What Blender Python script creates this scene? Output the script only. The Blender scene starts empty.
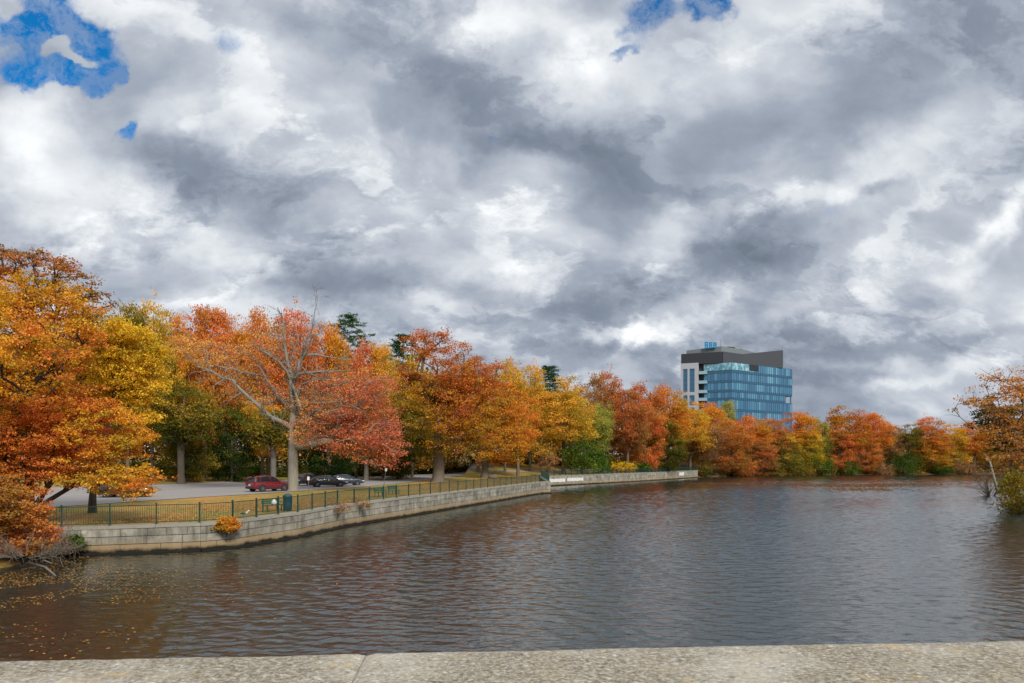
import bpy, math, random
import numpy as np
from mathutils import Vector

SC = bpy.context.scene
COL = SC.collection
F, HZ, CAMZ = 683.0, 462.0, 5.0
rnd = random.Random(7)
PI = math.pi

def wx(px, Y): return (px - 512.0) / F * Y
def wz(py, Y): return CAMZ - (py - HZ) / F * Y

# ------------------------------------------------------------------ helpers
def mesh_obj(name, verts, faces, mat, parent=None, smooth=False, mat_index=None, attrs=None):
    """faces: (n,k) array, or list of tuples."""
    me = bpy.data.meshes.new(name)
    if isinstance(faces, np.ndarray):
        v = np.asarray(verts, dtype=np.float32)
        nf, k = faces.shape
        me.vertices.add(len(v)); me.vertices.foreach_set('co', v.ravel())
        me.loops.add(nf * k); me.loops.foreach_set('vertex_index', faces.astype(np.int32).ravel())
        me.polygons.add(nf); me.polygons.foreach_set('loop_start', np.arange(0, nf * k, k, dtype=np.int32))
        try: me.polygons.foreach_set('loop_total', np.full(nf, k, dtype=np.int32))
        except Exception: pass
        me.update(calc_edges=True)
    else:
        me.from_pydata([tuple(map(float, p)) for p in verts], [], faces)
        me.update()
    if attrs:
        for an, arr in attrs.items():
            a = me.attributes.new(an, 'FLOAT', 'FACE')
            a.data.foreach_set('value', np.asarray(arr, dtype=np.float32))
    mats = mat if isinstance(mat, (list, tuple)) else [mat]
    for m in mats: me.materials.append(m)
    if mat_index is not None:
        me.polygons.foreach_set('material_index', np.asarray(mat_index, dtype=np.int32))
    if smooth:
        me.polygons.foreach_set('use_smooth', np.ones(len(me.polygons), dtype=bool))
    o = bpy.data.objects.new(name, me); COL.objects.link(o)
    if parent is not None: o.parent = parent
    return o

def tag(o, label=None, cat=None, group=None, kind=None):
    if label: o['label'] = label
    if cat: o['category'] = cat
    if group: o['group'] = group
    if kind: o['kind'] = kind
    return o

def thing(name, label, cat, loc=(0, 0, 0), rz=0.0, group=None):
    o = bpy.data.objects.new(name, None); COL.objects.link(o)
    o.location = loc; o.rotation_euler = (0, 0, rz); o.empty_display_size = 0.5
    return tag(o, label, cat, group)

class MB:
    """collects polygons"""
    def __init__(s): s.v = []; s.f = []; s.m = []
    def add(s, vs, fs, mi=0):
        b = len(s.v); s.v += [tuple(p) for p in vs]
        for f in fs: s.f.append(tuple(b + i for i in f)); s.m.append(mi)
    def box(s, c, d, rz=0.0, mi=0, taper=1.0, bev=0.0):
        cx, cy, cz = c; dx, dy, dz = d[0] / 2, d[1] / 2, d[2] / 2
        ca, sa = math.cos(rz), math.sin(rz)
        def tr(x, y, z): return (cx + x * ca - y * sa, cy + x * sa + y * ca, cz + z)
        if bev <= 0:
            vs = [tr(sx * dx * (taper if sz > 0 else 1), sy * dy * (taper if sz > 0 else 1), sz * dz) for sz in (-1, 1) for sy in (-1, 1) for sx in (-1, 1)]
            s.add(vs, [(0, 2, 3, 1), (4, 5, 7, 6), (0, 1, 5, 4), (2, 6, 7, 3), (0, 4, 6, 2), (1, 3, 7, 5)], mi)
        else:
            b = min(bev, dx * .9, dy * .9, dz * .9)
            rings = []
            for z, ins in ((-dz, b), (-dz + b, 0), (dz - b, 0), (dz, b)):
                x, y = dx - ins, dy - ins
                c2 = b * .7
                rings.append([tr(*p, z) for p in ((-x + c2, -y), (x - c2, -y), (x, -y + c2), (x, y - c2), (x - c2, y), (-x + c2, y), (-x, y - c2), (-x, -y + c2))])
            vs = [p for r in rings for p in r]; fs = []
            for k in range(3):
                for i in range(8):
                    j = (i + 1) % 8
                    fs.append((k * 8 + i, k * 8 + j, k * 8 + 8 + j, k * 8 + 8 + i))
            fs.append(tuple(range(7, -1, -1))); fs.append(tuple(range(24, 32)))
            s.add(vs, fs, mi)
    def tube(s, pts, rad, n=6, mi=0, cap=True):
        pts = [Vector(p) for p in pts]
        if not hasattr(rad, '__len__'): rad = [rad] * len(pts)
        vs = []; up = Vector((0.13, 0.21, 1)).normalized()
        for i, p in enumerate(pts):
            t = (pts[min(i + 1, len(pts) - 1)] - pts[max(i - 1, 0)])
            if t.length < 1e-6: t = Vector((0, 0, 1))
            t.normalize()
            a = t.cross(Vector((0, 1, 0)) if abs(t.z) > .9 else up)
            if a.length < 1e-4: a = t.cross(Vector((1, 0, 0)))
            a.normalize(); b = t.cross(a)
            for k in range(n):
                an = 2 * PI * k / n
                vs.append(p + (a * math.cos(an) + b * math.sin(an)) * rad[i])
        fs = []
        for i in range(len(pts) - 1):
            for k in range(n):
                k2 = (k + 1) % n
                fs.append((i * n + k, i * n + k2, (i + 1) * n + k2, (i + 1) * n + k))
        if cap:
            fs.append(tuple(range(n - 1, -1, -1))); fs.append(tuple(range((len(pts) - 1) * n, len(pts) * n)))
        s.add(vs, fs, mi)
    def lathe(s, prof, n=16, c=(0, 0, 0), axis='z', mi=0):
        vs = []
        for r, h in prof:
            for k in range(n):
                a = 2 * PI * k / n
                x, y = r * math.cos(a), r * math.sin(a)
                if axis == 'z': vs.append((c[0] + x, c[1] + y, c[2] + h))
                else: vs.append((c[0] + x, c[1] + h, c[2] + y))
        fs = []
        for i in range(len(prof) - 1):
            for k in range(n):
                k2 = (k + 1) % n
                fs.append((i * n + k, i * n + k2, (i + 1) * n + k2, (i + 1) * n + k))
        fs.append(tuple(range(n - 1, -1, -1))); fs.append(tuple(range((len(prof) - 1) * n, len(prof) * n)))
        s.add(vs, fs, mi)
    def prism(s, poly, z0, z1, mi=0):
        """poly xy list, z1 float or per-vertex list"""
        n = len(poly)
        z1l = z1 if hasattr(z1, '__len__') else [z1] * n
        z0l = z0 if hasattr(z0, '__len__') else [z0] * n
        vs = [(p[0], p[1], z0l[i]) for i, p in enumerate(poly)] + [(p[0], p[1], z1l[i]) for i, p in enumerate(poly)]
        fs = [(i, (i + 1) % n, n + (i + 1) % n, n + i) for i in range(n)]
        fs.append(tuple(range(n - 1, -1, -1))); fs.append(tuple(range(n, 2 * n)))
        s.add(vs, fs, mi)
    def build(s, name, mat, parent=None, smooth=False):
        o = mesh_obj(name, s.v, s.f, mat, parent, smooth, s.m if isinstance(mat, (list, tuple)) else None)
        return o

# ------------------------------------------------------------------ materials
class NT:
    def __init__(s, nt): s.nt = nt; s.n = nt.nodes; s.l = nt.links
    def node(s, t, **kw):
        n = s.n.new(t)
        for k, v in kw.items(): setattr(n, k, v)
        return n
    def put(s, sock, v):
        if isinstance(v, bpy.types.NodeSocket): s.l.new(v, sock)
        elif v is not None:
            if hasattr(v, '__len__') and len(v) == 3 and sock.type == 'RGBA': v = (*v, 1)
            sock.default_value = v
    def math(s, op, a, b=None, c=None, clamp=False):
        n = s.node('ShaderNodeMath', operation=op); n.use_clamp = clamp
        s.put(n.inputs[0], a)
        if b is not None: s.put(n.inputs[1], b)
        if c is not None: s.put(n.inputs[2], c)
        return n.outputs[0]
    def vmath(s, op, a, b=None, out=0, scale=None):
        n = s.node('ShaderNodeVectorMath', operation=op)
        s.put(n.inputs[0], a)
        if b is not None: s.put(n.inputs[1], b)
        if scale is not None: s.put(n.inputs['Scale'], scale)
        return n.outputs[out]
    def noise(s, vec, scale=5, detail=3, rough=.5, dist=0.0, out='Fac', dim='3D'):
        n = s.node('ShaderNodeTexNoise', noise_dimensions=dim)
        s.put(n.inputs['Vector'], vec); s.put(n.inputs['Scale'], scale)
        s.put(n.inputs['Detail'], detail); s.put(n.inputs['Roughness'], rough); s.put(n.inputs['Distortion'], dist)
        return n.outputs[out]
    def ramp(s, fac, stops, interp='LINEAR'):
        n = s.node('ShaderNodeValToRGB'); n.color_ramp.interpolation = interp
        cr = n.color_ramp
        while len(cr.elements) < len(stops): cr.elements.new(.5)
        for e, (p, c) in zip(cr.elements, stops):
            e.position = p; e.color = (*c, 1) if hasattr(c, '__len__') else (c, c, c, 1)
        s.put(n.inputs[0], fac)
        return n.outputs[0]
    def mix(s, fac, a, b, mode='MIX'):
        n = s.node('ShaderNodeMix', data_type='RGBA', blend_type=mode)
        s.put(n.inputs[0], fac); s.put(n.inputs[6], a); s.put(n.inputs[7], b)
        return n.outputs[2]
    def maprange(s, v, a, b, c=0.0, d=1.0, interp='LINEAR'):
        n = s.node('ShaderNodeMapRange', interpolation_type=interp)
        for i, q in enumerate((v, a, b, c, d)): s.put(n.inputs[i], q)
        return n.outputs[0]
    def mapping(s, vec, loc=(0, 0, 0), rot=(0, 0, 0), scale=(1, 1, 1), t='POINT'):
        n = s.node('ShaderNodeMapping', vector_type=t)
        s.put(n.inputs[0], vec); n.inputs[1].default_value = loc; n.inputs[2].default_value = rot; n.inputs[3].default_value = scale
        return n.outputs[0]
    def bump(s, h, strength=.5, dist=.02, normal=None):
        n = s.node('ShaderNodeBump'); s.put(n.inputs['Strength'], strength); s.put(n.inputs['Distance'], dist); s.put(n.inputs['Height'], h)
        if normal is not None: s.put(n.inputs['Normal'], normal)
        return n.outputs[0]

def new_mat(name):
    m = bpy.data.materials.new(name); m.use_nodes = True
    t = NT(m.node_tree); t.n.clear()
    out = t.node('ShaderNodeOutputMaterial')
    return m, t, out

def pbr(name, build=None, color=(.5, .5, .5), rough=.6, metal=0.0, spec=.5, coat=0.0, var=.12, vscale=6.0):
    m, t, out = new_mat(name)
    b = t.node('ShaderNodeBsdfPrincipled'); t.l.new(b.outputs[0], out.inputs[0])
    b.inputs['Roughness'].default_value = rough; b.inputs['Metallic'].default_value = metal
    b.inputs['Specular IOR Level'].default_value = spec; b.inputs['Coat Weight'].default_value = coat
    if build: build(t, b)
    else:
        tc = t.node('ShaderNodeTexCoord').outputs['Object']
        nz = t.noise(tc, vscale, 4)
        c = t.mix(nz, tuple(x * (1 - var) for x in color), tuple(min(1, x * (1 + var)) for x in color))
        t.put(b.inputs['Base Color'], c)
    return m

def leaf_mat(name, c1, c2, c3, trans=.35):
    m, t, out = new_mat(name)
    za = t.node('ShaderNodeAttribute', attribute_name='zone').outputs['Fac']
    ta = t.node('ShaderNodeAttribute', attribute_name='tint').outputs['Fac']
    oi = t.node('ShaderNodeObjectInfo').outputs['Random']
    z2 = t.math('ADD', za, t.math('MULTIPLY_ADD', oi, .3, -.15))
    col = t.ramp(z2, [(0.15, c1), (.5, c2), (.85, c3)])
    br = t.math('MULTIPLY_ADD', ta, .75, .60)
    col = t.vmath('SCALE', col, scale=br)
    d = t.node('ShaderNodeBsdfDiffuse'); t.put(d.inputs[0], col)
    tr = t.node('ShaderNodeBsdfTranslucent'); t.put(tr.inputs[0], t.vmath('MULTIPLY', col, (1.15, 1.0, .7)))
    mx = t.node('ShaderNodeMixShader'); mx.inputs[0].default_value = trans
    t.l.new(d.outputs[0], mx.inputs[1]); t.l.new(tr.outputs[0], mx.inputs[2]); t.l.new(mx.outputs[0], out.inputs[0])
    return m

LM = dict(
    orange=leaf_mat('orange_leaves', (.40, .28, .04), (.78, .38, .045), (.76, .25, .05)),
    neargold=leaf_mat('gold_orange_leaves', (.58, .42, .05), (.86, .46, .05), (.78, .26, .06)),
    gold=leaf_mat('gold_leaves', (.26, .26, .04), (.70, .47, .05), (.84, .46, .06)),
    yellow=leaf_mat('yellow_leaves', (.40, .34, .04), (.84, .54, .04), (.92, .64, .08)),
    rust=leaf_mat('rust_leaves', (.34, .20, .06), (.60, .23, .07), (.66, .20, .06)),
    red=leaf_mat('red_leaves', (.70, .22, .13), (.76, .30, .12), (.80, .44, .12)),
    redorange=leaf_mat('red_orange_leaves', (.42, .22, .05), (.76, .30, .07), (.76, .22, .07)),
    rustgold=leaf_mat('rust_to_gold_leaves', (.22, .20, .03), (.64, .34, .04), (.58, .18, .045)),
    olive=leaf_mat('olive_leaves', (.08, .10, .018), (.23, .20, .03), (.46, .30, .04)),
    green=leaf_mat('green_leaves', (.035, .085, .016), (.09, .18, .025), (.22, .29, .04)),
    deep=leaf_mat('deep_green_leaves', (.018, .04, .010), (.035, .075, .015), (.14, .16, .025)),
    palegreen=leaf_mat('pale_green_leaves', (.20, .25, .05), (.36, .40, .08), (.52, .48, .09)),
    brown=leaf_mat('dry_brown_leaves', (.28, .15, .08), (.40, .22, .11), (.54, .30, .11)),
    conifer=leaf_mat('pine_needles', (.03, .075, .03), (.05, .12, .045), (.08, .16, .05), .15),
    wood=leaf_mat('woodland_leaves', (.05, .06, .015), (.24, .14, .025), (.52, .26, .04)),
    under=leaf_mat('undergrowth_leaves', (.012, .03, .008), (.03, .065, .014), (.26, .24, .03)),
    bronze=leaf_mat('bronze_leaves', (.24, .22, .06), (.52, .28, .09), (.74, .34, .08)),
    litter=leaf_mat('fallen_leaves', (.52, .20, .05), (.60, .33, .09), (.66, .42, .13), .1),
)

def bark_mat(name, c1, c2, sc=3.0):
    def f(t, b):
        tc = t.node('ShaderNodeTexCoord').outputs['Object']
        v = t.mapping(tc, scale=(sc * 2.2, sc * 2.2, sc * .35))
        n1 = t.noise(v, 2.2, 6, .65); n2 = t.noise(tc, .6, 3)
        c = t.mix(t.math('ADD', t.math('MULTIPLY', n1, .8), t.math('MULTIPLY', n2, .25)), c1, c2)
        t.put(b.inputs['Base Color'], c); t.put(b.inputs['Normal'], t.bump(n1, .8, .06))
    return pbr(name, f, rough=.9, spec=.2)
BARK = bark_mat('grey_brown_bark', (.05, .038, .028), (.26, .21, .16))
BARKP = bark_mat('pale_bark', (.10, .09, .07), (.40, .37, .30), 1.6)
BARKD = bark_mat('dark_bark', (.025, .02, .016), (.12, .10, .08))
TWIG = bark_mat('grey_twigs', (.10, .09, .075), (.26, .235, .205))

# ------------------------------------------------------------------ terrain data
WALL1 = [(-27.0, 36.0), (-24.0, 36.3), (-17.5, 38.4), (-16.1, 39.7), (-14.1, 45.5), (-13.05, 51.7), (4.5, 106.7)]
WALL2 = [(6.1, 139.0), (21.5, 159.5), (38.9, 184.6), (59.6, 219.0)]
LEFT = [(-70, -200), (-62, -20), (-46, 5), (-34, 18), (-26.2, 26), (-23.2, 30.0), (-23.4, 34.0), (-25.6, 35.6)]
FAR = [(64.0, 224.0), (70.5, 227), (88, 243), (107, 253), (137, 262), (187, 273), (235, 288), (300, 330), (420, 400), (700, 430)]
RIGHT = [(700, 330), (400, 262), (300, 240), (200, 200), (130, 150), (88, 106), (66, 88), (56.5, 80), (53, 71), (48.5, 60), (47, 45), (49, 25), (52, 0), (56, -200)]
RIVER = LEFT + WALL1 + WALL2 + FAR + RIGHT
i0 = len(LEFT); i1 = i0 + len(WALL1) - 1; i2 = i1 + 1; i3 = i2 + len(WALL2) - 1

def shore(P):
    """signed distance (positive on land) and nearest segment index"""
    P = np.atleast_2d(np.asarray(P, float)); poly = np.array(RIVER); n = len(poly)
    best = np.full(len(P), 1e9); idx = np.zeros(len(P), int); inside = np.zeros(len(P), bool)
    for i in range(n):
        a = poly[i]; b = poly[(i + 1) % n]; ab = b - a
        t = np.clip(((P - a) @ ab) / (ab @ ab), 0, 1)
        d = np.hypot(*(P - (a + t[:, None] * ab)).T)
        m = d < best; best[m] = d[m]; idx[m] = i
        c = ((a[1] > P[:, 1]) != (b[1] > P[:, 1]))
        if abs(ab[1]) > 1e-9:
            xi = a[0] + (P[:, 1] - a[1]) * ab[0] / ab[1]
            inside ^= c & (P[:, 0] < xi)
    return np.where(inside, -best, best), idx

def topz(y): return np.interp(y, [36, 40, 62, 107, 139, 205, 400], [1.50, 1.60, 1.80, 1.90, 2.1, 2.3, 2.6])

def terrain(P):
    P = np.atleast_2d(np.asarray(P, float))
    s, idx = shore(P)
    x, y = P[:, 0], P[:, 1]
    wall = (idx >= i0) & (idx < i3)
    base = topz(y)
    right = (x > 20) & (y < 200) & (s > 0) & (idx > i3 + 5)
    nat = -1.0 + (base + 1.0) * np.clip((s + 1.2) / 6.0, 0, 1) ** .8
    z = np.where(s > .35, base, -1.6)
    z = np.where(wall, z, nat)
    rise = .055 * np.clip(s - 36, 0, 90) + .02 * np.clip(s - 126, 0, 150)
    rise2 = .10 * np.clip(s - 9, 0, 60)           # steeper wooded bank behind the far quay
    w = np.clip((y - 128) / 25, 0, 1) * (1 - right)
    w = np.where(x < -10, w * np.clip((y - 170) / 40, 0, 1), w)
    hill = np.where(right, .05 * np.clip(s - 5, 0, 60), rise * (1 - w) + rise2 * w)
    bump = .10 * np.sin(x * .21 + 1) * np.sin(y * .17) * np.clip((s - 20) / 20, 0, 1)
    z = np.where(s > .35, z + hill + bump, z)
    return np.where(s < -1.5, -1.6, z)
def tz(x, y): return float(terrain([(x, y)])[0])
SLOPE=.20; CLOUD=1.0; SUN_E=2.8; EXPO=0.2
# ------------------------------------------------------------------ setting materials
def m_ground(t, b):
    g = t.node('ShaderNodeNewGeometry').outputs['Position']
    n1 = t.noise(g, .12, 5, .6); n2 = t.noise(g, 3.0, 6, .7); n3 = t.noise(g, .5, 4, .6)
    grass = t.mix(n2, (.08, .13, .025), (.23, .27, .07))
    leaf = t.mix(n2, (.30, .14, .04), (.58, .32, .10))
    m = t.maprange(t.math('ADD', t.math('MULTIPLY', n1, .6), t.math('ADD', t.math('MULTIPLY', n3, .5), t.math('MULTIPLY', n2, .35))), .58, .84)
    sp = t.node('ShaderNodeSeparateXYZ'); t.l.new(g, sp.inputs[0])
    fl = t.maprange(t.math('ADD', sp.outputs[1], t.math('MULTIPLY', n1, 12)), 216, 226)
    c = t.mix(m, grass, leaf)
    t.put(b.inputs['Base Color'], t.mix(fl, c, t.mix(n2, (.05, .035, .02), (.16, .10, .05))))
    t.put(b.inputs['Normal'], t.bump(n2, .6, .08))
M_GROUND = pbr('grass_with_leaf_litter', m_ground, rough=.95, spec=.15)

def m_road(t, b):
    g = t.node('ShaderNodeNewGeometry').outputs['Position']
    n1 = t.noise(g, .25, 5, .6); n2 = t.noise(g, 12, 4, .7)
    c = t.mix(n1, (.25, .235, .23), (.38, .36, .345))
    c = t.mix(t.math('MULTIPLY', n2, .35), c, (.24, .22, .22))
    lf = t.maprange(t.noise(g, 2.2, 6, .75), .60, .66)
    c = t.mix(t.math('MULTIPLY', lf, .55), c, (.45, .24, .10))
    t.put(b.inputs['Base Color'], c)
M_ROAD = pbr('worn_asphalt', m_road, rough=.9, spec=.2)
M_LINE = pbr('road_paint', color=(.70, .68, .62), rough=.7)
M_PATH = pbr('path_gravel', color=(.36, .28, .22), rough=.95)

def m_wall(t, b):
    g = t.node('ShaderNodeNewGeometry').outputs['Position']
    tint = t.node('ShaderNodeAttribute', attribute_name='tint').outputs['Fac']
    sep = t.node('ShaderNodeSeparateXYZ'); t.l.new(g, sep.inputs[0]); z = sep.outputs[2]
    n1 = t.noise(g, 1.1, 6, .65); n2 = t.noise(g, 14, 4, .7)
    st = t.noise(t.mapping(g, scale=(2.2, 2.2, .22)), 1.3, 5, .7)
    c = t.mix(t.maprange(n1, .34, .66), (.10, .094, .072), (.44, .41, .335))
    c = t.mix(t.math('MULTIPLY', n2, .35), c, (.60, .55, .46))
    c = t.mix(t.math('MULTIPLY', t.maprange(st, .48, .70), .85), c, (.12, .115, .085))          # run-off stains
    c = t.vmath('SCALE', c, scale=t.math('MULTIPLY_ADD', tint, .26, .84))
    zz = t.math('ADD', z, t.math('MULTIPLY_ADD', n1, .5, -.25))
    tan = t.mix(t.maprange(zz, .35, .75), (.34, .24, .13), c)         # tide stained lower courses
    wet = t.mix(t.maprange(zz, .14, .32), (.018, .017, .013), tan)      # wet algae line
    t.put(b.inputs['Base Color'], wet)
    t.put(b.inputs['Normal'], t.bump(t.math('ADD', n2, n1), .5, .03))
M_WALL = pbr('weathered_granite_blocks', m_wall, rough=.85, spec=.25)
def m_cope(t, b):
    g = t.node('ShaderNodeNewGeometry').outputs['Position']
    n1 = t.noise(g, .9, 6, .65); n2 = t.noise(g, 16, 4, .7)
    c = t.mix(n1, (.22, .205, .165), (.44, .41, .34)); c = t.mix(t.maprange(n2, .5, .8), c, (.18, .17, .14))
    t.put(b.inputs['Base Color'], c); t.put(b.inputs['Normal'], t.bump(n2, .4, .02))
M_COPE = pbr('coping_concrete', m_cope, rough=.85)
M_JOINT = pbr('dark_mortar', color=(.05, .045, .035), rough=.95)
M_WHITEPATCH = pbr('flaking_white_paint', color=(.72, .72, .70), rough=.7, vscale=3, var=.2)

def m_granite(t, b):
    g = t.node('ShaderNodeNewGeometry').outputs['Position']
    v = t.node('ShaderNodeTexVoronoi'); t.put(v.inputs['Vector'], t.vmath('ADD', g, t.vmath('SCALE', t.noise(g, 60, 2, out='Color'), scale=.02))); v.inputs['Scale'].default_value = 150
    cellr = t.node('ShaderNodeSeparateColor'); t.l.new(v.outputs['Color'], cellr.inputs[0])
    n1 = t.noise(g, 2.6, 5, .6); n2 = t.noise(g, 70, 4, .75); n3 = t.noise(g, 9, 6, .7)
    c = t.ramp(cellr.outputs[0], [(0, (.20, .16, .11)), (.25, (.42, .36, .26)), (.55, (.41, .385, .32)), (.85, (.52, .49, .41)), (1, (.66, .63, .56))])
    c = t.mix(t.maprange(n2, .36, .64), (.14, .115, .08), c)
    c = t.mix(t.math('MULTIPLY', t.maprange(n3, .52, .72), .5), c, (.38, .31, .19))
    c = t.mix(t.math('MULTIPLY', t.maprange(n1, .48, .64), .35), c, (.66, .62, .54))
    c = t.mix(t.math('MULTIPLY', t.maprange(t.noise(g, 26, 4, .7), .58, .70), .8), c, (.07, .06, .045))
    c = t.mix(t.math('MULTIPLY', t.maprange(t.noise(t.vmath('ADD', g, (5, 3, 1)), 7, 5, .7), .60, .70), .55), c, (.58, .38, .13))
    t.put(b.inputs['Base Color'], c)
    h = t.math('ADD', t.math('MULTIPLY', n2, .6), t.math('ADD', cellr.outputs[0], n3))
    t.put(b.inputs['Normal'], t.bump(h, .7, .0012))
M_GRANITE = pbr('rough_granite_coping', m_granite, rough=.85, spec=.3)

def m_water():
    m, t, out = new_mat('river_water')
    g = t.node('ShaderNodeNewGeometry').outputs['Position']
    b = t.node('ShaderNodeBsdfPrincipled'); t.l.new(b.outputs[0], out.inputs[0])
    b.inputs['Base Color'].default_value = (.014, .022, .018, 1)
    b.inputs['Roughness'].default_value = .10; b.inputs['IOR'].default_value = 1.9
    a2 = t.noise(t.mapping(g, rot=(0, 0, -.2), scale=(5, 9, 1)), 1.0, 2, .5)
    t.put(b.inputs['Normal'], t.bump(a2, 1.0, .012))
    return m
M_WATER = m_water()

# ------------------------------------------------------------------ ground sheet, water
def axis(lo, hi, step, far):
    core = np.arange(lo, hi + 1e-6, step)
    out = [core]; a = []; x = hi; d = step
    while x < far: d *= 1.22; x += d; a.append(x)
    c = []; x = lo; d = step
    while x > -far: d *= 1.22; x -= d; c.append(x)
    return np.concatenate([np.array(c[::-1]), core, np.array(a)])
ax = axis(-62, 74, .6, 3500); ay = axis(-10, 236, .6, 3500)
XX, YY = np.meshgrid(ax, ay); PP = np.stack([XX.ravel(), YY.ravel()], 1)
ZZ = terrain(PP)
nx, ny = len(ax), len(ay)
ii = (np.arange(ny - 1)[:, None] * nx + np.arange(nx - 1)[None, :]).ravel()
gf = np.stack([ii, ii + 1, ii + nx + 1, ii + nx], 1)
gr = mesh_obj('ground', np.column_stack([PP, ZZ]), gf, M_GROUND, smooth=True)
tag(gr, 'grassy river bank strewn with fallen leaves', kind='structure')
_r = np.random.RandomState(77); WAVES = []
for k in range(64):
    lam = .15 * (7.5 ** _r.rand()); th = PI / 2 + _r.randn() * .55 - .12       # travelling roughly along the river
    WAVES.append((lam, th, _r.rand() * 6.28, (1.0 if lam < .6 else .55)))
_n = math.sqrt(sum(w_[3] ** 2 for w_ in WAVES) / 2)
def wave_h(x, y):
    """height of the wind ripples; calmer in the lee of the quay"""
    z = np.zeros_like(x)
    P3 = np.column_stack([x, y, 0 * x])
    gust = .85 + .30 * np.clip(pn_(P3, 5, .07), -1, 1)
    calm = np.clip((x - .28 * y + 32) / 16, 0, 1) * .62 + .38
    for lam, th, ph, wgt in WAVES:
        kx, ky = math.cos(th) * 2 * PI / lam, math.sin(th) * 2 * PI / lam
        z += wgt * lam / (2 * PI) * np.sin(kx * x + ky * y + ph)
    return z * (SLOPE / _n) * gust * calm
def pn_(P, seed, sc):
    r = np.random.RandomState(seed); v = np.zeros(len(P))
    for k in range(6):
        d = r.randn(3); d[2] = 0; d /= np.linalg.norm(d); v += np.sin(P @ d * sc * (1 + .5 * k) + r.rand() * 6.28) / (1 + .35 * k)
    return v / 2.2
wy = [13.0]
while wy[-1] < 292: wy.append(wy[-1] + .055 + .00062 * wy[-1])
wy = np.array(wy); wu = np.arange(-1.0, 1.0001, .0046)
WX = (wu[None, :] * wy[:, None]).ravel(); WY = np.repeat(wy, len(wu)); WZ = wave_h(WX, WY)
nu = len(wu); ii = (np.arange(len(wy) - 1)[:, None] * nu + np.arange(nu - 1)[None, :]).ravel()
wf = np.stack([ii, ii + 1, ii + nu + 1, ii + nu], 1)
nv = len(WX)
wv = np.vstack([np.column_stack([WX, WY, WZ]), [(-400, -250, -.2), (900, -250, -.2), (900, 520, -.2), (-400, 520, -.2)]])
wf = np.vstack([wf, [[nv, nv + 1, nv + 2, nv + 3]]])
wt = mesh_obj('water', wv, wf, M_WATER, smooth=True)
tag(wt, 'rippled dark river water reflecting trees and cloudy sky', kind='structure')

# road: ribbon between near and far edge lines
NEAR = [(-52, 8), (-39, 38), (-31.5, 54), (-29.7, 58.4), (-25.8, 67), (-19, 85), (-15.5, 105), (-12.8, 125), (-10, 145), (-6, 165), (-2, 190)]
FARE = [(-80, 18), (-64, 48), (-54, 66), (-50, 75), (-45, 88), (-38, 104), (-31, 122), (-26, 138), (-20, 155), (-13, 172), (-9, 192)]
def resample(pl, n):
    pl = np.array(pl, float); d = np.r_[0, np.cumsum(np.hypot(*np.diff(pl, axis=0).T))]
    q = np.linspace(0, d[-1], n)
    c = np.stack([np.interp(q, d, pl[:, 0]), np.interp(q, d, pl[:, 1])], 1)
    for _ in range(8): c[1:-1] = .25 * c[:-2] + .5 * c[1:-1] + .25 * c[2:]
    return c
def ribbon(name, A, B, mat, lift, n=120, m=14, **kw):
    A, B = resample(A, n), resample(B, n)
    t = np.linspace(0, 1, m)[None, :, None]
    P = (A[:, None] * (1 - t) + B[:, None] * t).reshape(-1, 2)
    Z = terrain(P) + lift
    ii = (np.arange(n - 1)[:, None] * m + np.arange(m - 1)[None, :]).ravel()
    f = np.stack([ii, ii + m, ii + m + 1, ii + 1], 1)
    o = mesh_obj(name, np.column_stack([P, Z]), f, mat, smooth=True)
    return tag(o, kind='structure', **kw)
ribbon('road', NEAR, FARE, M_ROAD, .035, label='pale worn parkway road running behind the quay fence')
def off(A, B, f): A = resample(A, 120); B = resample(B, 120); return (A * (1 - f) + B * f)
ribbon('road_marking', off(NEAR, FARE, .93), off(NEAR, FARE, .938), M_LINE, .05, m=2, label='white edge line on far side of road')
ribbon('road_marking', off(NEAR, FARE, .50), off(NEAR, FARE, .508), M_LINE, .05, m=2, label='white line down the middle of road')
ribbon('path', [(-6, 150), (3, 158), (14, 172), (30, 196)], [(-9, 152), (1, 161), (12, 175), (28, 199)], M_PATH, .04, n=60, m=3, label='leaf strewn footpath behind the far quay fence')

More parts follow.
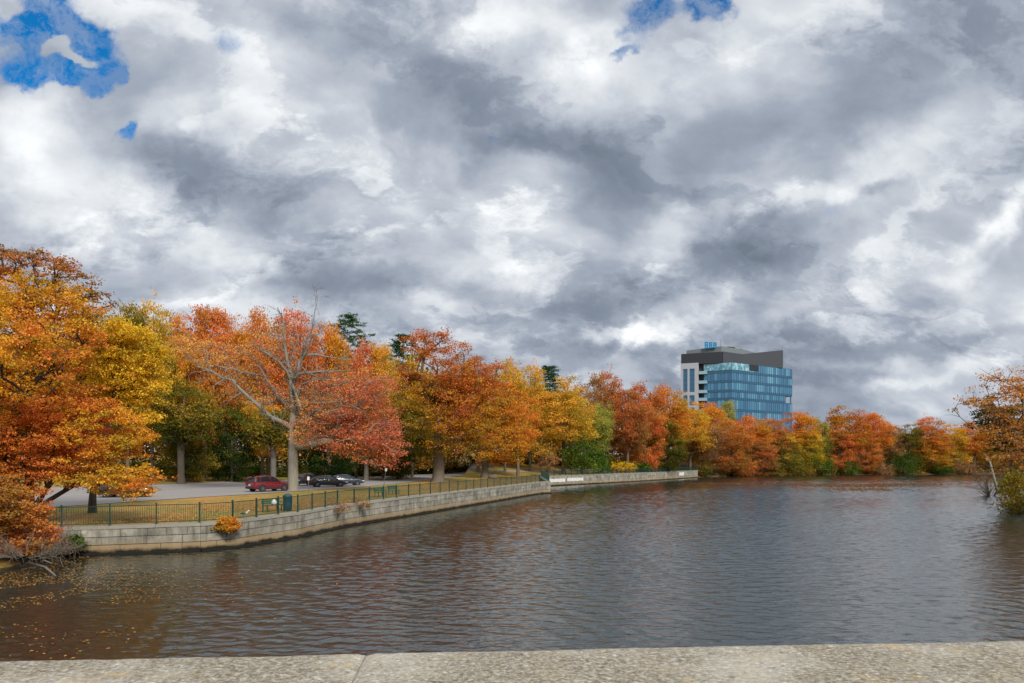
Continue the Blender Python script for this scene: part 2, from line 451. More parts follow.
# ------------------------------------------------------------------ quay walls
def along(path, step):
    """segments (a,b) of about step length following the polyline, cut at its corners"""
    out = []
    for a, b in zip(path[:-1], path[1:]):
        a = Vector(a); b = Vector(b); L = (b - a).length; n = max(1, round(L / step))
        for k in range(n): out.append((a.lerp(b, k / n), a.lerp(b, (k + 1) / n)))
    return out
def polyseg_pts(path, s0, s1):
    pass
def quay(path, label, blk=1.5, rows=4, thick=.9, both=False):
    root = thing('quay_wall', label, 'wall', (0, 0, 0))
    r = random.Random(len(path)); vs = []; fs = []; tint = []
    def addbox(a, b, z0a, z0b, z1a, z1b, out, back):
        d = (b - a).normalized(); nrm = Vector((d.y, -d.x))      # towards the river
        p = [a + nrm * out, b + nrm * out, b - nrm * back, a - nrm * back]
        base = len(vs)
        for q, z in zip(p, (z0a, z0b, z0b, z0a)): vs.append((q.x, q.y, z))
        for q, z in zip(p, (z1a, z1b, z1b, z1a)): vs.append((q.x, q.y, z))
        for f in ((3, 2, 1, 0), (4, 5, 6, 7), (0, 1, 5, 4), (1, 2, 6, 5), (2, 3, 7, 6), (3, 0, 4, 7)):
            fs.append(tuple(base + i for i in f)); tint.append(tv)
    for a0, b0 in zip(path[:-1], path[1:]):
        a0, b0 = Vector(a0), Vector(b0); L = (b0 - a0).length
        for row in range(rows):
            pos = 0.0 if row == 0 else 0.0
            first = True
            while pos < L - 1e-4:
                w = r.uniform(.6, 1.6) * blk
                if first and row % 2: w *= .5
                first = False
                if L - pos - w < blk * .4: w = L - pos
                g = .013
                a = a0.lerp(b0, (pos + g) / L); b = a0.lerp(b0, (pos + w - g) / L)
                ta, tb = float(topz(a.y)), float(topz(b.y))
                def lev(tp, k): return -.35 + (tp - .16 + .35) * k / rows
                tv = r.random(); out = r.uniform(-.012, .014)
                addbox(a, b, lev(ta, row) + .017, lev(tb, row) + .017, lev(ta, row + 1) - .017, lev(tb, row + 1) - .017, out, .3)
                pos += w
    mesh_obj('stone_blocks', vs, fs, M_WALL, root, attrs={'tint': tint})
    vs = []; fs = []; tint = []; tv = .2
    for a, b in along(path, 6): addbox(a, b, -1.8, -1.8, float(topz(a.y)) - .2, float(topz(b.y)) - .2, -.03, thick)
    mesh_obj('mortar_core', vs, fs, M_JOINT, root)
    vs = []; fs = []; tint = []
    for a, b in along(path, 2.6):
        d = (b - a).normalized() * .006
        tv = r.random(); addbox(a + d, b - d, float(topz(a.y)) - .16, float(topz(b.y)) - .16, float(topz(a.y)) + .02 , float(topz(b.y)) + .02, .035 + r.uniform(-.006, .006), .62)
    mesh_obj('coping', vs, fs, M_COPE, root)
    vs = []; fs = []; tint = []; tv = .1
    for a, b in along(path, 3.1): addbox(a, b, -1.7, -1.7, .10, .10, .22, .02)
    mesh_obj('footing', vs, fs, M_WALL, root, attrs={'tint': tint})
    return root
quay(WALL1, 'long grey granite block quay wall beside the road, nearer of the two')
quay([(4.5, 106.7), (6.1, 108.5), (6.1, 139.0)], 'short stone return wall between the near and far quay walls')
quay(WALL2, 'far pale quay wall with white painted patches along the wooded bank', rows=4)

# white painted patches on the far quay
def wallpoint(path, px, o=.05):
    best = None
    for a, b in zip(path[:-1], path[1:]):
        a, b = Vector(a), Vector(b)
        for k in range(400):
            p = a.lerp(b, k / 400); e = abs(512 + F * p.x / p.y - px)
            if best is None or e < best[0]:
                d = (b - a).normalized(); best = (e, p + Vector((d.y, -d.x)) * o, d)
    return best[1], best[2]
def patch(px0, px1, z0, z1, label):
    a, d = wallpoint(WALL2, px0); b, d2 = wallpoint(WALL2, px1)
    mb = MB(); n = 14; r = random.Random(int(px0))
    for k in range(n):
        p = a.lerp(b, k / n); q = a.lerp(b, (k + 1) / n)
        zt = z1 - r.uniform(0, .12); zb = z0 + r.uniform(0, .12)
        nv = Vector((d.y, -d.x)) * .012
        vs = [(p.x, p.y, zb), (q.x, q.y, zb), (q.x, q.y, zt), (p.x, p.y, zt)]
        vs += [(v[0] + nv.x, v[1] + nv.y, v[2]) for v in vs]
        mb.add(vs, [(0, 1, 5, 4), (1, 2, 6, 5), (2, 3, 7, 6), (3, 0, 4, 7), (4, 5, 6, 7), (3, 2, 1, 0)])
    tag(mb.build('painted_patch', M_WHITEPATCH), label, 'paint patch')
patch(547, 565, .72, 1.55, 'long white painted patch near left end of the far quay wall')
patch(567, 583, .78, 1.60, 'shorter white painted patch right of the long one on far quay wall')
patch(679, 684, .9, 2.0, 'small square white painted patch near right end of far quay wall')

# ------------------------------------------------------------------ fences
M_FENCE = pbr('green_fence_paint', color=(.010, .055, .042), rough=.45)
M_POST = pbr('dark_green_post_paint', color=(.008, .055, .05), rough=.4)
post_mesh = None; panel_mesh = None
def fence(path, label, h=1.05, sp=2.44, step_in=.18, pw=1.0):
    global post_mesh, panel_mesh
    root = thing('quay_fence', label, 'fence', (0, 0, 0))
    if post_mesh is None:
        mb = MB(); mb.box((0, 0, h / 2 + .03), (.07, .07, h + .10)); mb.box((0, 0, h + .10), (.09, .09, .035)); mb.box((0, 0, .01), (.17, .17, .02))
        o = mb.build('post', M_POST); post_mesh = o.data; bpy.data.objects.remove(o)
        mb = MB(); L = 1.0      # unit length, scaled in x to the bay
        mb.box((.5, 0, h), (1, .042, .042)); mb.box((.5, 0, .12), (1, .036, .036))
        for k in range(1, 20): mb.box((k / 20, 0, .12 + (h - .12) / 2), (.018 / 2.4, .018, h - .12 - .04))
        o = mb.build('railing', M_FENCE); panel_mesh = o.data; bpy.data.objects.remove(o)
    pl = [Vector(p) for p in path]; segs = []
    for a, b in along(path, sp): segs.append((a, b))
    def place(name, me, p, q=None):
        o = bpy.data.objects.new(name, me); COL.objects.link(o); o.parent = root
        o.location = p
        return o
    last = None
    for a, b in segs:
        d = (b - a).normalized(); inn = Vector((-d.y, d.x)) * step_in
        pa, pb = a + inn, b + inn
        za, zb = float(topz(a.y)) + .02, float(topz(b.y)) + .02
        ang = math.atan2(d.y, d.x)
        o = place('post', post_mesh, (pa.x, pa.y, za)); o.rotation_euler = (0, 0, ang); o.scale = (pw, pw, 1)
        o = place('railing', panel_mesh, (pa.x, pa.y, za)); L = (pb - pa).length
        o.scale = (L, 1, 1); o.rotation_euler = (0, -math.atan2(zb - za, L), ang)
        last = (pb, zb, ang)
    o = place('post', post_mesh, (last[0].x, last[0].y, last[1])); o.rotation_euler = (0, 0, last[2])
    return root
fence(WALL1, 'long green metal picket fence on top of the near quay wall')
fence([(4.5, 106.7), (6.1, 108.5), (6.1, 139.0)], 'short green picket fence on the return wall between the quays')
fence(WALL2, 'distant green picket fence on top of the far quay wall', pw=1.9)
# ------------------------------------------------------------------ trees
def pn(P, seed, sc):
    r = np.random.RandomState(seed); v = np.zeros(len(P))
    for k in range(6):
        d = r.randn(3); d /= np.linalg.norm(d); v += np.sin(P @ d * sc * (1 + .35 * k) + r.rand() * 6.28) / (1 + .35 * k)
    return v / 2.2

def leaf_geo(C, size, rng, up=.5, aspect=.62):
    n = len(C)
    N = rng.randn(n, 3); N /= np.linalg.norm(N, axis=1)[:, None] + 1e-9; N[:, 2] += up * np.sign(N[:, 2] + .6)
    N /= np.linalg.norm(N, axis=1)[:, None] + 1e-9
    T = np.cross(N, rng.randn(n, 3)); T /= np.linalg.norm(T, axis=1)[:, None] + 1e-9
    B = np.cross(N, T)
    s = (size * rng.uniform(.6, 1.35, n))[:, None]
    bend = N * s * .12
    V = np.stack([C - T * s * .5, C + B * s * aspect * .5 + bend, C + T * s * .5, C - B * s * aspect * .5 + bend], 1).reshape(-1, 3)
    Fq = np.arange(n * 4).reshape(n, 4)
    return V, Fq

def sample_env(ells, n, rng, shell=.35):
    """points inside a union of ellipsoids (cx,cy,cz,rx,ry,rz,weight)"""
    E = np.array([e[:6] for e in ells], float); w = np.array([(e[6] if len(e) > 6 else 1) * (e[3] * e[4] * e[5]) ** .7 for e in ells]); w /= w.sum()
    k = rng.choice(len(E), n, p=w)
    d = rng.randn(n, 3); d /= np.linalg.norm(d, axis=1)[:, None]
    r = (shell + (1 - shell) * rng.rand(n)) ** (1 / 2.2)
    return E[k, :3] + d * E[k, 3:] * r[:, None], k

def grow(start, centers, rng, r0, tip=.012, wander=.12, seg=.9):
    """start: list of (pos, parent, fixed radius or None). Attach every centre to the nearest suitable node."""
    pos = [np.array(p, float) for p, _, _ in start]; par = [q for _, q, _ in start]; fixr = [f for _, _, f in start]
    base = pos[0]
    top0 = max(p[2] for p in pos)
    ax0 = np.array([base[0], base[1], 0])
    order = np.argsort(np.hypot(centers[:, 0] - base[0], centers[:, 1] - base[1]) + .4 * np.abs(centers[:, 2] - top0))
    plen = [0.0]
    for i in range(1, len(pos)): plen.append(plen[par[i]] + np.linalg.norm(pos[i] - pos[par[i]]))
    ends = []
    P = np.array(pos); PL = np.array(plen)
    zmin = base[2] + .16 * (centers[:, 2].max() - base[2])
    for ci in order:
        c = centers[ci]
        D = np.linalg.norm(P - c, axis=1)
        cost = D + .18 * PL + 1.3 * np.maximum(0, P[:, 2] - c[2] + .12 * D) + 3.0 * np.maximum(0, zmin - P[:, 2]) + np.where(D < .2, 3, 0)
        j = int(np.argmin(cost)); a = P[j]; d = c - a; L = np.linalg.norm(d)
        n = max(2, int(L / seg)); prev = j; newp = []; newl = []
        arch = np.array([0, 0, 1]) * L * rng.uniform(-.02, .14); side = rng.randn(3) * L * wander * .5
        for k in range(1, n + 1):
            t = k / n
            q = a + d * t + (arch + side) * math.sin(PI * t) * (1 - .3 * t) + rng.randn(3) * .03 * seg
            if k == n: q = c
            pos.append(q); par.append(prev); fixr.append(None); newp.append(q); newl.append((PL[prev] if k == 1 else newl[-1]) + L / n)
            prev = len(pos) - 1
        P = np.vstack([P, newp]); PL = np.r_[PL, newl]
        ends.append(prev)
    n = len(pos); w = np.zeros(n)
    for e in ends: w[e] += 1
    for i in range(n - 1, 0, -1):
        w[par[i]] += w[i]      # parents always come before children
    R = r0 * (np.maximum(w, .5) / max(w[0], 1)) ** .48
    R = np.maximum(R, tip)
    for i, f in enumerate(fixr):
        if f is not None: R[i] = f
    return np.array(pos), par, R, w

def skeleton_mesh(pos, par, R, minr=.02, sides=6, flare=1.0):
    n = len(pos); kids = [[] for _ in range(n)]
    for i in range(1, n): kids[par[i]].append(i)
    mb = MB(); stack = [(0, None)]
    while stack:
        i, parent = stack.pop()
        pts = []; rr = []
        if parent is not None: pts.append(pos[parent]); rr.append(min(R[i] * 1.1, R[parent]))
        cur = i
        while True:
            pts.append(pos[cur]); rr.append(R[cur])
            ks = sorted(kids[cur], key=lambda k: -R[k])
            if not ks: break
            for k in ks[1:]:
                if R[k] >= minr: stack.append((k, cur))
            if R[ks[0]] < minr: break
            cur = ks[0]
        if parent is None and len(pts) > 1:
            rr[0] *= 1.35 * flare
        if len(pts) > 1: mb.tube(pts, rr, sides if rr[0] > .08 else 4, cap=False)
    return mb

def clump_leaves(centers, crad, per, rng, flat=.5, sub=5, rand=.5):
    n = len(centers)
    sc = np.repeat(centers, sub, 0) + rng.randn(n * sub, 3) * (crad * .62) * np.array([1, 1, flat * .9])
    nper = max(1, per // sub)
    L = np.repeat(sc, nper, 0)
    o = rng.randn(len(L), 3) * (crad * .36) * np.array([1, 1, flat])
    keep = rng.rand(len(L)) > np.repeat(rng.rand(n * sub) * rand, nper)
    return (L + o)[keep], np.repeat(np.repeat(np.arange(n), sub), nper)[keep]

def crown_attrs(L, ids, ncl, rng, seed, zone_fn=None, sc=.35):
    zc = rng.rand(ncl)
    z = .5 + .34 * pn(L, seed, sc) + .50 * (zc[ids] - .5) + .18 * (rng.rand(len(L)) - .5)
    if zone_fn is not None: z = z + zone_fn(L)
    tint = np.clip(.5 + .35 * (rng.rand(ncl)[ids] - .5) + .75 * (rng.rand(len(L)) - .5), 0, 1)
    return {'zone': np.clip(z, 0, 1), 'tint': tint}

def build_tree(name, label, cat, base, ells, leafmat, bark, seed, trunk_h, r0, ncl, per, crad, leaf, group=None, lean=(0, 0),
               flat=.5, zone_fn=None, start=None, minr=.02, bare=0, rand=.5, up=.5, dead_twigs=0, crown_name='crown', tip=.012, limb_twigs=False):
    """base: world xyz; ells and start local to the base"""
    rng = np.random.RandomState(seed)
    C, k = sample_env(ells, ncl, rng)
    C[:, 2] = np.maximum(C[:, 2], .4)
    if start is None:
        start = []; n = 7
        ph = rng.rand() * 6.28
        for i in range(n):
            t = i / (n - 1)
            start.append(((lean[0] * t * t + .12 * trunk_h * .15 * math.sin(ph + 3 * t) * t, lean[1] * t * t + .1 * trunk_h * .15 * math.cos(ph + 4 * t) * t, trunk_h * t - (.25 if i == 0 else 0)), i - 1, None))
    pos, par, R, w = grow(start, C, rng, r0, tip=tip)
    if limb_twigs:
        for i in range(6, len(start)): R[i] *= .78; pos[i] = pos[i] + rng.randn(3) * .10
    root = thing(name, label, cat, base, 0, group)
    mb = skeleton_mesh(pos, par, R, minr)
    if dead_twigs:
        for q in range(dead_twigs):
            j = rng.randint(len(start) // 2, len(pos)); a = pos[j]; d = rng.randn(3) * np.array([1, 1, .6]) + np.array([0, 0, .5]); d /= np.linalg.norm(d)
            Lh = rng.uniform(.6, 2.0) * crad * (.5 if limb_twigs and a[2] > 15 else 1)
            pts = [a, a + d * Lh * .5 + rng.randn(3) * .06 * Lh, a + d * Lh + rng.randn(3) * .12 * Lh]
            mb.tube(pts, [.028, .02, .008], 4, cap=False)
    if limb_twigs:      # crooked dead side branches and twigs all along the traced limbs
        for i in range(6, len(start)):
            for q in range(4):
                a = pos[i] * .999 + (pos[par[i]] - pos[i]) * rng.rand(); ax = pos[i] - pos[par[i]]; ax /= np.linalg.norm(ax) + 1e-6
                d = ax * .5 + rng.randn(3) * .6 + np.array([0, 0, .35]); d /= np.linalg.norm(d)
                Lh = rng.uniform(.8, 3.0) * (.45 if a[2] > 15 else 1); p = a; pts = [a]
                for s_ in range(5):
                    d = d + rng.randn(3) * .28; d /= np.linalg.norm(d); p = p + d * Lh / 5; pts.append(p)
                    if s_ > 0:
                        e = d + rng.randn(3) * .8; e /= np.linalg.norm(e); l2 = rng.uniform(.3, .9)
                        mb.tube([p, p + e * l2 * .5, p + e * l2 + rng.randn(3) * .08], [.022, .016, .008], 3, cap=False)
                rr0 = min(.065, R[i] * .6); mb.tube(pts, [rr0 * (1 - .15 * z_) for z_ in range(6)], 4, cap=False)
    mb.build('trunk', bark, root, smooth=True)
    nb = int(len(C) * bare)
    cc = C[nb:] if nb else C
    L, ids = clump_leaves(cc, crad, per, rng, flat, rand=rand)
    L = L[L[:, 2] > .15] if False else L
    V, Fq = leaf_geo(L, leaf, rng, up)
    mesh_obj(crown_name, V, Fq, leafmat, root, attrs=crown_attrs(L, ids, len(cc), rng, seed, zone_fn, sc=2.2 / max(3.0, ells[0][3])))
    return root

# prototypes (20 m tall, crown half-width 6.5 m) shared by the trees of the wood
def proto(seed, n=2, kind='round'):
    H, Rr = 20.0, 6.5; rng = np.random.RandomState(seed)
    if kind == 'round':
        E = [(0, 0, 12.2, Rr, Rr, 7.4, 1)]
        for q in range(5):
            a = rng.rand() * 6.28; z = rng.uniform(8, 16); rr = Rr * rng.uniform(.55, .8) * (1 if z < 13 else .7)
            E.append((math.cos(a) * rr * .75, math.sin(a) * rr * .75, z, Rr * .45, Rr * .45, 3.0, .7))
    elif kind == 'broad':
        E = [(0, 0, 10.8, Rr * 1.02, Rr * 1.02, 6.0, 1), (0, 0, 15.5, Rr * .66, Rr * .66, 4.3, .7)]
        for q in range(6):
            a = rng.rand() * 6.28
            E.append((math.cos(a) * Rr * .7, math.sin(a) * Rr * .7, rng.uniform(5, 11), Rr * .38, Rr * .38, 2.2, .6))
    elif kind == 'ragged':
        E = [(0, 0, 11, Rr * .8, Rr * .8, 6.5, 1)]
        for q in range(7):
            a = rng.rand() * 6.28
            E.append((math.cos(a) * Rr * .7, math.sin(a) * Rr * .7, rng.uniform(6, 18), Rr * .36, Rr * .36, 2.4, .8))
    else:  # low, foliage to the ground
        E = [(0, 0, 9, Rr, Rr, 9.5, 1), (0, 0, 14, Rr * .7, Rr * .7, 5.5, .7), (0, 0, 4, Rr * .95, Rr * .95, 3.6, .9)]
    ncl = 150
    C, k = sample_env(E, ncl, rng, .45)
    C[:, 2] = np.clip(C[:, 2], 1.0, 19.2)
    st = []
    for i in range(7):
        t = i / 6
        st.append(((.5 * math.sin(seed + 2 * t) * t, .5 * math.cos(seed * 1.7 + 2 * t) * t, 11 * t - (.6 if i == 0 else 0)), i - 1, None))
    pos, par, R, w = grow(st, C, rng, .42, tip=.03)
    tm = skeleton_mesh(pos, par, R, .045, 6).build('trunk', BARK, None, True)
    rd = .4 if kind != 'ragged' else .75
    L, ids = clump_leaves(C, 1.5, 190, rng, .5, sub=7, rand=rd)
    V, Fq = leaf_geo(L, .36, rng, .5)
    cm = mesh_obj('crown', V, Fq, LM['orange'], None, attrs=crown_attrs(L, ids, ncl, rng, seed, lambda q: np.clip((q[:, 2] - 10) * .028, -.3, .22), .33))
    a, b = tm.data, cm.data
    bpy.data.objects.remove(tm); bpy.data.objects.remove(cm)
    return a, b
PR = {'round': [proto(s, kind='round') for s in (3, 4, 5)], 'broad': [proto(s, kind='broad') for s in (6, 7)],
      'ragged': [proto(s, kind='ragged') for s in (8, 9)], 'low': [proto(s, kind='low') for s in (10, 11)]}
pcount = {}
def wood_tree(px, Y, top, hw, cls, kind, label, name='broadleaf_tree', group='autumn trees of the wood along the river', bark=None, rz=None):
    X = wx(px, Y); z0 = tz(X, Y)
    H = wz(top, Y) - z0
    ms = PR[kind]; k = pcount.get(kind, 0); pcount[kind] = k + 1
    tm, cm = ms[k % len(ms)]
    root = thing(name, label, 'tree', (X, Y, z0), rnd.uniform(0, 6.28) if rz is None else rz, group)
    sx = (hw / F * Y) / 6.9
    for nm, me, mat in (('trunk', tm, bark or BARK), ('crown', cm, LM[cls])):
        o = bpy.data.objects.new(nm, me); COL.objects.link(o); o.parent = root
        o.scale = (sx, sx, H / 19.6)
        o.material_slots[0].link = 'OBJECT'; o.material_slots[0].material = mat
    return root

# ---- conifers
def conifer(px, Y, top, hw, label, seed):
    X = wx(px, Y); z0 = tz(X, Y); H = wz(top, Y) - z0; Rr = hw / F * Y
    rng = np.random.RandomState(seed)
    cen = []
    for i in range(26):
        t = .35 + .65 * (i / 25) ** .9; z = H * t; r = Rr * (1.25 - .80 * ((t - .35) / .65) ** 3) * rng.uniform(.55, 1.15) + .3
        for k in range(6):
            a = rng.rand() * 6.28
            for q in (.4, .7, 1.0): cen.append((math.cos(a) * r * q, math.sin(a) * r * q, z + q * r * .18 + rng.randn() * .15))
    C = np.array(cen)
    L, ids = clump_leaves(C, .62, 45, rng, .32, sub=4, rand=.4)
    V, Fq = leaf_geo(L, .42, rng, .3, .3)
    root = thing('pine_tree', label, 'tree', (X, Y, z0), 0, 'dark pines rising above the wood')
    st = [((0, 0, H * .97 * i / 8), i - 1, .34 * (1 - .9 * i / 8)) for i in range(9)]
    pos, par, R, w = grow(st, C[::2], rng, .2, tip=.03)
    skeleton_mesh(pos, par, R, .035, 5).build('trunk', BARKD, root, True)
    mesh_obj('crown', V, Fq, LM['conifer'], root, attrs=crown_attrs(L, ids, len(C), rng, seed))

# ---- shrubs
def shrub(px, Y, top, hw, cls, label, seed, name='shrub', cat='bush', n=55, leaf=.22, z0=None, bark=None, per=60, rand=.4, X=None):
    X = wx(px, Y) if X is None else X
    z0 = tz(X, Y) if z0 is None else z0
    H = max(.5, wz(top, Y) - z0); Rr = hw / F * Y
    ells = [(0, 0, H * .55, Rr, Rr * .8, H * .48, 1), (Rr * .3, 0, H * .35, Rr * .7, Rr * .7, H * .34, .6)]
    st = [((0, 0, -.15), -1, None), ((0, 0, H * .1), 0, None), ((.02, .03, H * .2), 1, None)]
    return build_tree(name, label, cat, (X, Y, z0), ells, LM[cls], bark or BARK, seed, H * .3, max(.04, H * .025), n, per, max(.16, Rr * .27), leaf, start=st, minr=.01, flat=.75, rand=rand, crown_name='foliage', tip=.008)
# ------------------------------------------------------------------ the wood behind the quay (px, Y, top py, half width px, colour, kind, label)
WOOD = [
 (128, 84, 305, 30, 'olive', 'round', 'green gold tree just behind the yellow tree beside the near orange tree'),
 (152, 92, 304, 26, 'gold', 'broad', 'gold topped tree between the yellow riverside tree and the orange red trees'),
 (178, 98, 305, 28, 'orange', 'broad', 'orange tree with gold green tips left of the tallest orange red crown'),
 (206, 103, 303, 29, 'redorange', 'round', 'tall orange red tree behind the olive tree with bare pale trunk'),
 (236, 108, 309, 27, 'orange', 'ragged', 'loose orange tree behind the left limbs of the big bare-limbed tree'),
 (262, 112, 313, 27, 'orange', 'round', 'orange round topped tree behind the bare-limbed tree'),
 (296, 114, 312, 30, 'redorange', 'broad', 'reddish orange tree directly behind the dead top of the bare-limbed tree'),
 (328, 118, 324, 24, 'orange', 'round', 'orange tree behind the bare-limbed tree, just left of the larger pine'),
 (356, 122, 336, 24, 'redorange', 'ragged', 'reddish orange tree in front of the larger dark pine'),
 (383, 126, 343, 22, 'gold', 'round', 'yellow gold tree between the two left pines'),
 (412, 132, 352, 22, 'yellow', 'broad', 'yellow green topped tree under the second pine'),
 (188, 94, 380, 27, 'olive', 'low', 'dull olive tree on the wood edge beside a pale straight trunk'),
 (232, 98, 404, 24, 'deep', 'low', 'low deep green tree beyond the road left of the red car'),
 (268, 104, 395, 22, 'gold', 'ragged', 'small gold tree behind the red car'),
 (330, 108, 408, 24, 'deep', 'low', 'deep green tree behind the parked dark cars'),
 (366, 112, 398, 24, 'rust', 'broad', 'rust tree standing beyond the road right of the parked cars'),
 (398, 118, 396, 20, 'olive', 'low', 'olive green tree close left of the big rust oak'),
 (478, 150, 354, 27, 'rust', 'broad', 'rust topped tree behind the right shoulder of the big rust oak'),
 (505, 155, 361, 22, 'gold', 'round', 'gold tree behind the smaller orange oak'),
 (530, 162, 366, 22, 'gold', 'broad', 'gold green tree just left of the small pine top'),
 (518, 140, 388, 26, 'orange', 'round', 'orange tree with greyish side near the end of the near quay'),
 (563, 160, 374, 30, 'gold', 'broad', 'large domed gold orange tree above the start of the far quay'),
 (584, 182, 372, 20, 'brown', 'ragged', 'brownish thin topped tree behind the gold domed tree'),
 (596, 170, 400, 19, 'palegreen', 'ragged', 'pale yellow green tree right of the gold domed tree'),
 (606, 186, 373, 22, 'rust', 'broad', 'rust brown topped tree above the pale green tree'),
 (628, 184, 388, 24, 'rust', 'round', 'dark rust tree above the middle of the far quay'),
 (652, 196, 380, 22, 'rustgold', 'ragged', 'brown green topped tree left of the office building'),
 (645, 190, 402, 20, 'redorange', 'low', 'red orange tree over the middle part of the far quay'),
 (668, 202, 386, 22, 'orange', 'round', 'bright orange tree left below the pale block of the office building'),
 (664, 196, 418, 22, 'olive', 'low', 'dark olive and rust tree near the right part of the far quay'),
 (690, 222, 396, 22, 'gold', 'broad', 'gold tree directly below the pale stone block of the office building'),
 (708, 236, 403, 20, 'orange', 'round', 'orange tree in front of the glass corner of the office building'),
 (728, 262, 400, 9, 'palegreen', 'round', 'slim pale green tree standing against the office glass'),
 (702, 224, 424, 22, 'brown', 'ragged', 'dry brown tree with bare twigs at the right end of the far quay'),
 (733, 232, 420, 22, 'redorange', 'low', 'reddish tree hanging to the water right of the far quay end'),
 (752, 250, 416, 20, 'orange', 'round', 'orange tree below the middle of the office glass'),
 (772, 256, 419, 18, 'rust', 'broad', 'rust tree below the right half of the office glass'),
 (798, 262, 412, 20, 'orange', 'round', 'bright orange tree just right of the office building'),
 (787, 254, 432, 15, 'gold', 'low', 'gold tree low by the water under the right end of the office building'),
 (762, 243, 438, 16, 'rust', 'low', 'low rust tree at the waterline below the office building'),
 (810, 258, 430, 14, 'yellow', 'low', 'yellow and green tree at the shore right of the office building'),
 (823, 262, 416, 11, 'palegreen', 'ragged', 'thin pale green tree left of the broad rust tree on far shore'),
 (846, 268, 404, 24, 'rustgold', 'broad', 'broad brown topped tree, tallest on the far shore'),
 (838, 262, 425, 17, 'redorange', 'low', 'red orange tree under the broad brown topped tree'),
 (874, 270, 412, 17, 'orange', 'round', 'orange tree right of the broad brown topped tree'),
 (866, 264, 434, 15, 'redorange', 'low', 'orange rust tree with hanging branches over far green bushes'),
 (893, 274, 420, 13, 'brown', 'ragged', 'grey brown half bare tree in the middle of the far shore'),
 (910, 274, 424, 15, 'olive', 'low', 'olive green tree left of the red topped tree on far shore'),
 (930, 276, 417, 18, 'redorange', 'broad', 'red topped tree on the far shore left of the near right tree'),
 (933, 272, 436, 16, 'orange', 'low', 'low orange tree on the shore under the red topped tree'),
 (952, 278, 424, 16, 'gold', 'low', 'gold green tree on far shore beside the red topped tree'),
 (974, 279, 422, 17, 'orange', 'round', 'orange gold tree on the far shore behind the near right tree'),
 (996, 281, 424, 17, 'orange', 'low', 'orange tree seen through thin twigs of the near right tree'),
 (1018, 284, 424, 17, 'olive', 'low', 'olive tree almost hidden behind the near right tree'),
]
for w in WOOD: wood_tree(*w)
conifer(349, 150, 318, 24, 'larger of the pines, rising behind the bare-limbed tree', 31)
conifer(403, 155, 337, 17, 'middle-sized pine left of the big rust oak crown', 32)
conifer(550, 190, 368, 11, 'smallest pine top above the gold trees', 33)

# mid-ground single trees on the grass strip between road and quay
def at(px, Y): x = wx(px, Y); return (x, Y, tz(x, Y))
def ell(px, py, rx, ry, Y, base, dy=0.0, rd=None, w=1.0):
    s = (Y + dy) / F
    return (wx(px, Y + dy) - base[0], dy, wz(py, Y + dy) - base[2], rx * s, (rd if rd else rx * s), ry * s, w)

Y = 106; b = at(438, Y)
build_tree('oak_tree', 'big rust and gold oak with thick dark trunk beside the quay fence', 'tree', b,
    [ell(440, 372, 40, 36, Y, b), ell(432, 342, 26, 12, Y, b, w=.6), ell(412, 400, 28, 28, Y, b), ell(470, 400, 30, 32, Y, b), ell(440, 428, 46, 26, Y, b), ell(478, 435, 22, 22, Y, b), ell(408, 438, 20, 16, Y, b), ell(486, 372, 18, 14, Y, b, w=.6), ell(445, 400, 30, 30, Y, b, dy=-5)],
    LM['rustgold'], BARK, 41, 9.0, .95, 440, 180, 1.2, .28, flat=.42, rand=.65,
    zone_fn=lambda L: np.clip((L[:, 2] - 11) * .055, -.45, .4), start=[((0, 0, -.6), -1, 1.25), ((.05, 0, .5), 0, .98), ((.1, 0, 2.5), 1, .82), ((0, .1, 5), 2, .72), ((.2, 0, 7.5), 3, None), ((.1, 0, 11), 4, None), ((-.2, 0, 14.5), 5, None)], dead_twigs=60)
Y = 127; b = at(485, Y)
build_tree('oak_tree', 'smaller orange oak right of the big rust oak on the grass strip', 'tree', b,
    [ell(488, 415, 20, 30, Y, b), ell(505, 430, 24, 28, Y, b), ell(478, 400, 14, 16, Y, b), ell(512, 400, 16, 18, Y, b), ell(500, 450, 26, 14, Y, b)],
    LM['orange'], BARK, 42, 8.0, .6, 210, 180, 1.25, .30, flat=.42, rand=.6, start=[((0, 0, -.6), -1, .85), ((0, 0, 1), 0, .66), ((.1, 0, 4), 1, .58), ((0, .1, 7), 2, None), ((.1, 0, 10), 3, None)])

# pale big tree with bare limbs, limbs traced in the plane of the tree and given depth
Y = 75; b = at(293, Y)
def Lp(px, py, dy=0.0): return (wx(px, Y + dy) - b[0], dy, wz(py, Y + dy) - b[2])
st = [(Lp(293, 497), -1, .82), (Lp(293, 488), 0, .62), (Lp(293, 465), 1, .55), (Lp(293, 445), 2, .52), (Lp(293.5, 430, .2), 3, .50)]
def limb(frm, pts, r0, r1):
    prev = frm; n = len(pts)
    for i, p in enumerate(pts):
        st.append((Lp(*p), prev, r0 + (r1 - r0) * (i + 1) / n)); prev = len(st) - 1
    return prev
m1 = limb(4, [(293, 420, .3), (292, 408, .4), (292, 395, .4), (291, 382, .3)], .46, .38)
limb(4, [(283, 423, -.5), (271, 417, -1.2), (260, 407, -1.8), (249, 398, -2.2), (238, 388, -2.6), (232, 381, -2.8), (222, 376, -3), (210, 370, -3.2), (198, 367, -3.4)], .36, .07)
q = limb(6, [(284, 402, 1), (275, 395, 1.6), (264, 392, 2), (254, 393, 2.4), (246, 386, 2.8)], .2, .05)
limb(m1, [(290, 370, .1), (287, 360, 0), (284, 345, -.2), (282, 330, -.3), (281, 318, -.4), (278, 307, -.4)], .30, .05)
limb(m1 - 0, [(285, 372, -.8), (278, 362, -1.5), (270, 355, -2), (260, 347, -2.5), (250, 340, -2.8)], .22, .05)
